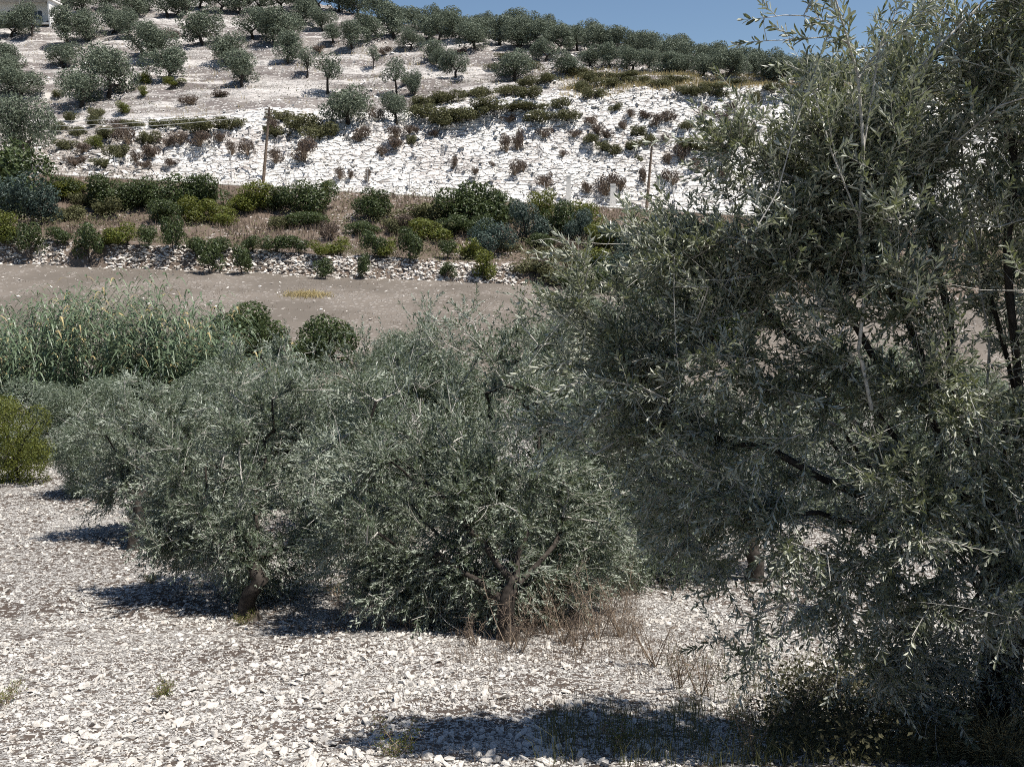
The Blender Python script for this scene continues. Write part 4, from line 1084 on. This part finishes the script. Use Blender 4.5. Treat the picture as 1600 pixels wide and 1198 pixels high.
def j4(rng):
    for (a, b_, c, d, n, h) in ((700, 1010, 950, 1040, 420, .16), (820, 1000, 920, 1000, 300, .3), (520, 700, 930, 985, 260, .2), (360, 540, 950, 990, 120, .12), (560, 1000, 1060, 1198, 200, .10), (200, 420, 880, 930, 60, .1), (960, 1200, 980, 1060, 120, .14)):
        X, Y = near_patch(rng, a, b_, c, d, n)
        yield X, Y, rng.uniform(.5, 1.2, len(X)) * h, .0022, 6, .05, .8
grass_stuff('dry_grass', 'rust-brown dry grass round the foot of the middle olive', 'grass', 'dry_grass', j4, 64)
def j5(rng):
    X, Y = near_patch(rng, 850, 1560, 1110, 1198, 500)
    yield X, Y, rng.uniform(.10, .30, len(X)), .0025, 6, .05, .6
    X, Y = near_patch(rng, 1040, 1420, 1020, 1110, 160)
    yield X, Y, rng.uniform(.08, .26, len(X)), .0025, 6, .05, .6
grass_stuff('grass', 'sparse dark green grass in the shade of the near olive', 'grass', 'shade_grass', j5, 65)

gq = ground_at(ur.uniform(1210, 1600, 900), ur.uniform(1060, 1198, 900)); gq = np.repeat(gq, 14, 0) + ur.normal(0, .10, (900 * 14, 3))
undergrowth('undergrowth', 'low weeds and leaf litter under the near olive, shade put into their dark colour', 'shade_leaf', 71, gq[:, 0], gq[:, 1], .32, .018, .05)
def dry_weed(pos, h, seed, label, cat='weed', mat='dry_twig', leafm='dry_leaf', spread=.45, n_stem=7, seeds=True, group='dry weeds at the foot of the olives'):
    rng = np.random.default_rng(seed)
    root = empty('dry_weed', pos); tag(root, label, cat, group)
    mb, ml = MB(), MB()
    ends = []
    for i in range(n_stem):
        a = rng.uniform(0, 6.28); ln = h * rng.uniform(.6, 1.1)
        d = np.array([math.cos(a) * spread, math.sin(a) * spread, 1.0]) * ln
        p0 = np.array([rng.normal(0, .02), rng.normal(0, .02), -.02]); p2 = p0 + d; p1 = (p0 + p2) / 2 + rng.normal(0, .06, 3) * ln
        ts = np.linspace(0, 1, 7)[:, None]; P = (1 - ts) ** 2 * p0 + 2 * ts * (1 - ts) * p1 + ts ** 2 * p2
        polytube(mb, P, np.linspace(.0045, .0015, 7) * (.7 + h), 5, cap=False)
        for q in range(9):
            t = rng.uniform(.25, 1.0); c = (1 - t) ** 2 * p0 + 2 * t * (1 - t) * p1 + t * t * p2
            e = c + unit((rand_dirs(rng, 1)[0] + [0, 0, .7])[None])[0] * ln * rng.uniform(.12, .32)
            m = (c + e) / 2 + rng.normal(0, .02, 3)
            tubes(mb, [c, m], [m, e], [.0018, .0014], [.0014, .0008], 4)
            ends += [e, m]
    mb.build('stem', M[mat], root)
    E = np.repeat(np.array(ends), 4, 0) + rng.normal(0, .018, (len(ends) * 4, 3)); n = len(E)
    d = rand_dirs(rng, n); nr = unit(np.cross(d, rand_dirs(rng, n)))
    v, f = leaf_arrays(E, d, nr, rng.uniform(.010, .026, n), rng.uniform(.004, .010, n), False); ml.add(v, f, 0, np.repeat(rng.random(n), 2))
    ml.build('leaves', M[leafm], root, kind='stuff')
WEEDS = [(795, 1012, .72, 'tall dry weed with rusty seed heads before the trunk of the middle olive'), (812, 1018, .5, 'short forked dry weed in front of the middle olive trunk'), (880, 1005, .68, 'bushy dry brown weed beside the middle olive trunk'),
         (905, 1018, .45, 'low tangled dry weed in the rust-brown grass'), (935, 1000, .75, 'tall pale dry weed right of the middle olive foot'), (968, 995, .7, 'leaning dry weed at the end of the rust-brown grass'), (855, 990, .8, 'tallest dry weed against the black shade of the middle olive'),
         (740, 1008, .35, 'small red-brown weed at the left of the middle olive foot'), (1022, 1040, .7, 'lone dry weed among white stones near the small shadow'), (1098, 1085, .55, 'dark dry weed at the edge of the near shadow'), (1062, 1075, .45, 'thin dry weed with bare stalks beside the near shadow')]
G_ = ground_at([w[0] for w in WEEDS], [w[1] for w in WEEDS])
for i, (w_, g_) in enumerate(zip(WEEDS, G_)): dry_weed(g_, w_[2], 700 + i, w_[3])
SHW = [(1240, 1150, .5, 'dark leafy weed in the deep shade of the near olive'), (1330, 1165, .6, 'dark weed with thin stalks under the near olive'), (1390, 1120, .6, 'tall dim weed beneath the lowest near olive branches'), (1180, 1185, .4, 'low dark weed at the bottom of the near shadow'), (1500, 1160, .5, 'dim weed next to the foot of the near olive trunk')]
G_ = ground_at([w[0] for w in SHW], [w[1] for w in SHW])
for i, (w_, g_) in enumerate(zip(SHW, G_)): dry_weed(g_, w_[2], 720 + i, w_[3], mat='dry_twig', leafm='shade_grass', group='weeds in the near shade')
GRN = [(255, 1085, .14, 'small green weed among the white stones of the open field'), (10, 1100, .18, 'green weed at the outer border of the stone field'), (620, 1178, .2, 'green weed low in the stones before the near shadow'), (975, 1172, .2, 'yellow-green weed at the front of the near shadow'), (382, 975, .16, 'pale green weed at the black foot of the rounded olive'), (525, 930, .3, 'yellow-green weed tuft between the two front olives'), (235, 910, .15, 'brownish weed below the smaller end olive')]
G_ = ground_at([w[0] for w in GRN], [w[1] for w in GRN])
for i, (w_, g_) in enumerate(zip(GRN, G_)):
    dry_weed(g_, w_[2], 740 + i, w_[3], mat='dry_twig', leafm='yellow_leaf', spread=.9, n_stem=9, group='green weeds on the stone field')

def tuft(pos, label, seed):
    rng = np.random.default_rng(seed); root = empty('grass_tuft', pos); tag(root, label, 'grass tuft')
    n = 240; mb = MB()
    a = rng.uniform(0, 6.28, n); ln = rng.uniform(.25, .6, n); el = rng.uniform(.15, 1.2, n)
    d = np.stack([np.cos(a) * np.cos(el), np.sin(a) * np.cos(el), np.sin(el)], 1)
    p0 = rng.normal(0, .05, (n, 3)) * [1, 1, .1]; p1 = p0 + d * (ln * .5)[:, None]; p2 = p1 + (d - [0, 0, .55]) * (ln * .5)[:, None]
    p2[:, 2] = np.maximum(p2[:, 2], .01)
    tubes(mb, p0, p1, .0026, .002, 3); tubes(mb, p1, p2, .002, .0008, 3)
    mb.r = [np.repeat(rng.random(n), 3) for _ in mb.r]
    mb.build('blades', M['straw'], root, kind='stuff')
tuft(ground_at([1455], [1180])[0], 'big sunlit tuft of straw-yellow grass in front of the near olive trunk', 81)
tuft(ground_at([1560], [1192])[0], 'smaller straw-yellow grass tuft leaning on the near olive trunk', 82)

# ------------------------------------------------------------------ poles, wires, posts, house
def pole(px, base, top_px, top_row, label, arms, arm_az=0.0, seed=0):
    g_ = ground_at([px], [base], 60)[0]
    t = np.array(at(top_px, top_row, float(g_[1]))) - g_
    root = empty('utility_pole', g_); tag(root, label, 'pole', 'wooden utility poles along the road')
    mb = MB(); q = np.linspace(0, 1, 7)[:, None]
    polytube(mb, t * q - [0, 0, .2] * (1 - q), np.linspace(.17, .10, 7), 10); mb.build('post', M['wood_pole'], root, smooth=True)
    pts = []
    for k, f in enumerate(arms):
        c = t * f; mb = MB(); boxes(mb, c + [0, -.13, 0], (.9, .09, .10)); arm = mb.build('crossarm', M['wood_pole'], root)
        for s in (-1, 1):
            mi = MB(); p = c + [.40 * s, -.13, .05]; polytube(mi, [p, p + [0, 0, .05], p + [0, 0, .12], p + [0, 0, .16]], [.03, .05, .045, .02], 8)
            mi.build('insulator', M['white_paint'], arm)
        pts.append(g_ + c + np.array([-.40, -.13, .2]))
    return root, pts
p_a, wp = pole(411, 284, 421, 168, 'brown wooden utility pole with crossarms rising before the white cutting', (.97, .92, .87))
p_b, wq = pole(1010, 327, 1019, 222, 'dark wooden utility pole without wires in front of the steep cutting', (.96,))
for k, p in enumerate(wp):
    e = np.array(at(-260, 178 + 9 * k, 100.0)); q = np.linspace(0, 1, 22)[:, None]
    P = p + (e - p) * q; P[:, 2] -= 1.1 * (4 * q * (1 - q))[:, 0]
    mb = MB(); polytube(mb, P - p, .022, 4)
    o = mb.build('overhead_wire', M['wire']); o.location = p
    tag(o, ['topmost', 'middle', 'lowest'][k] + ' of the three pale wires running from the utility pole to the left', 'wire', 'overhead wires')
# thin fence posts and white pillars along the road
FP = [(362, 281, 42), (447, 287, 36), (493, 291, 36), (575, 297, 30), (640, 303, 32), (180, 268, 22), (850, 318, 32)]
G_ = ground_at([f[0] for f in FP], [f[1] for f in FP], 60)
order_ = np.argsort([f[0] for f in FP])
for i, k in enumerate(order_):
    g_ = G_[k]; h = FP[k][2] * g_[1] / FPX
    mb = MB(); polytube(mb, [[0, 0, -.15], [0, 0, h * .5], [.03, 0, h - .05], [.03, 0, h]], [.045, .042, .04, .02], 6)
    o = mb.build('fence_post', M['metal']); o.location = g_
    tag(o, 'thin grey post at the roadside under the cutting, {} from the left'.format(nth(i + 1)), 'post', 'thin roadside posts')
for px, base, h, w, lab in ((888, 316, 40, 6.5, 'white concrete pillar by the road nearer the middle of the cutting'), (957, 325, 36, 8, 'white concrete pillar by the road beside the dark pole')):
    g_ = ground_at([px], [base], 60)[0]; H = h * g_[1] / FPX; W = w * g_[1] / FPX
    root = empty('concrete_pillar', g_); tag(root, lab, 'pillar', 'white pillars along the road')
    mb = MB(); v = []
    for z, s in ((-.2, 1.15), (H * .5, 1.0), (H - .12, .92)): v += [[W * s / 2 * a, W * s / 2 * b_, z] for a, b_ in ((-1, -1), (1, -1), (1, 1), (-1, 1))]
    f = [[i_ + 4 * r, (i_ + 1) % 4 + 4 * r, (i_ + 1) % 4 + 4 * r + 4, i_ + 4 * r + 4] for r in range(2) for i_ in range(4)] + [[8, 9, 10, 11]]
    mb.add(v, f); mb.build('shaft', M['concrete'], root)
    mb = MB(); boxes(mb, (0, 0, H - .06), (W * 1.05, W * 1.05, .12)); mb.build('cap', M['concrete'], root)
# low white kerb on the near side of the road
mb = MB()
pxs = np.linspace(60, 1180, 90); U = (pxs - CX) / FPX; Yk = np.full(len(U), 88.25); Xk = U * Yk
K = np.stack([Xk, Yk, terrain(Xk, Yk)], 1)
polytube(mb, K + [0, 0, .08], .13, 6)
o = mb.build('kerb', M['concrete']); o['kind'] = 'structure'

def house():
    g_ = ground_at([36], [44], 60)[0]; s = g_[1] / FPX
    root = empty('house', g_); tag(root, 'small white house with a shaded veranda at the top corner of the hillside', 'house')
    def bx(name, c, d, m, parent=root):
        mb = MB(); boxes(mb, c, d); return mb.build(name, M[m], parent)
    x1 = 41 * s; hgt = 40 * s; x0 = -90 * s
    bx('wall', ((x0 + x1) / 2, 3.2, hgt / 2 - .5), (x1 - x0, 2.0, hgt + 1.0), 'white_paint')
    bx('side_wall', (x1 - .12, 1.1, hgt / 2 - .5), (.24, 2.2, hgt + 1.0), 'white_paint')
    bx('veranda_floor', ((x0 + x1) / 2 - .13, 1.1, .75), (x1 - x0 - .26, 2.2, .3), 'concrete')
    rf = bx('roof', ((x0 + x1) / 2, 1.6, hgt + .14), (x1 - x0 + .6, 5.4, .26), 'white_paint')
    mbk = MB(); polytube(mbk, [[22 * s, .6, hgt + .27], [22 * s, .6, hgt + .5], [22 * s, .6, hgt + 1.3], [22 * s, .6, hgt + 1.5]], [.7, .75, .75, .3], 14); mbk.build('water_tank', M['red_paint'], rf, smooth=True)
    for x in (-38 * s, -2 * s):
        mbk = MB(); polytube(mbk, [[x, .2, -.4], [x, .2, .9], [x, .2, hgt * .5], [x, .2, hgt]], [.16, .14, .13, .13], 8); mbk.build('post', M['white_paint'], root)
    for x in (-24 * s, 14 * s):
        w_ = bx('window', (x, 2.17, hgt * .55), (1.5, .08, 1.4), 'dark_glass'); bx('frame', (x, 2.14, hgt * .55), (.08, .06, 1.4), 'white_paint', w_); bx('sill', (x, 2.1, hgt * .55 - .75), (1.7, .2, .08), 'concrete', w_)
    d_ = bx('door', (-62 * s, 2.17, 1.9), (1.1, .08, 2.0), 'wood_pole'); bx('handle', (-62 * s + .4, 2.1, 1.9), (.05, .06, .16), 'metal', d_)
house()

for lst in PROTO.values():
    for p in lst: drop_tree(p)
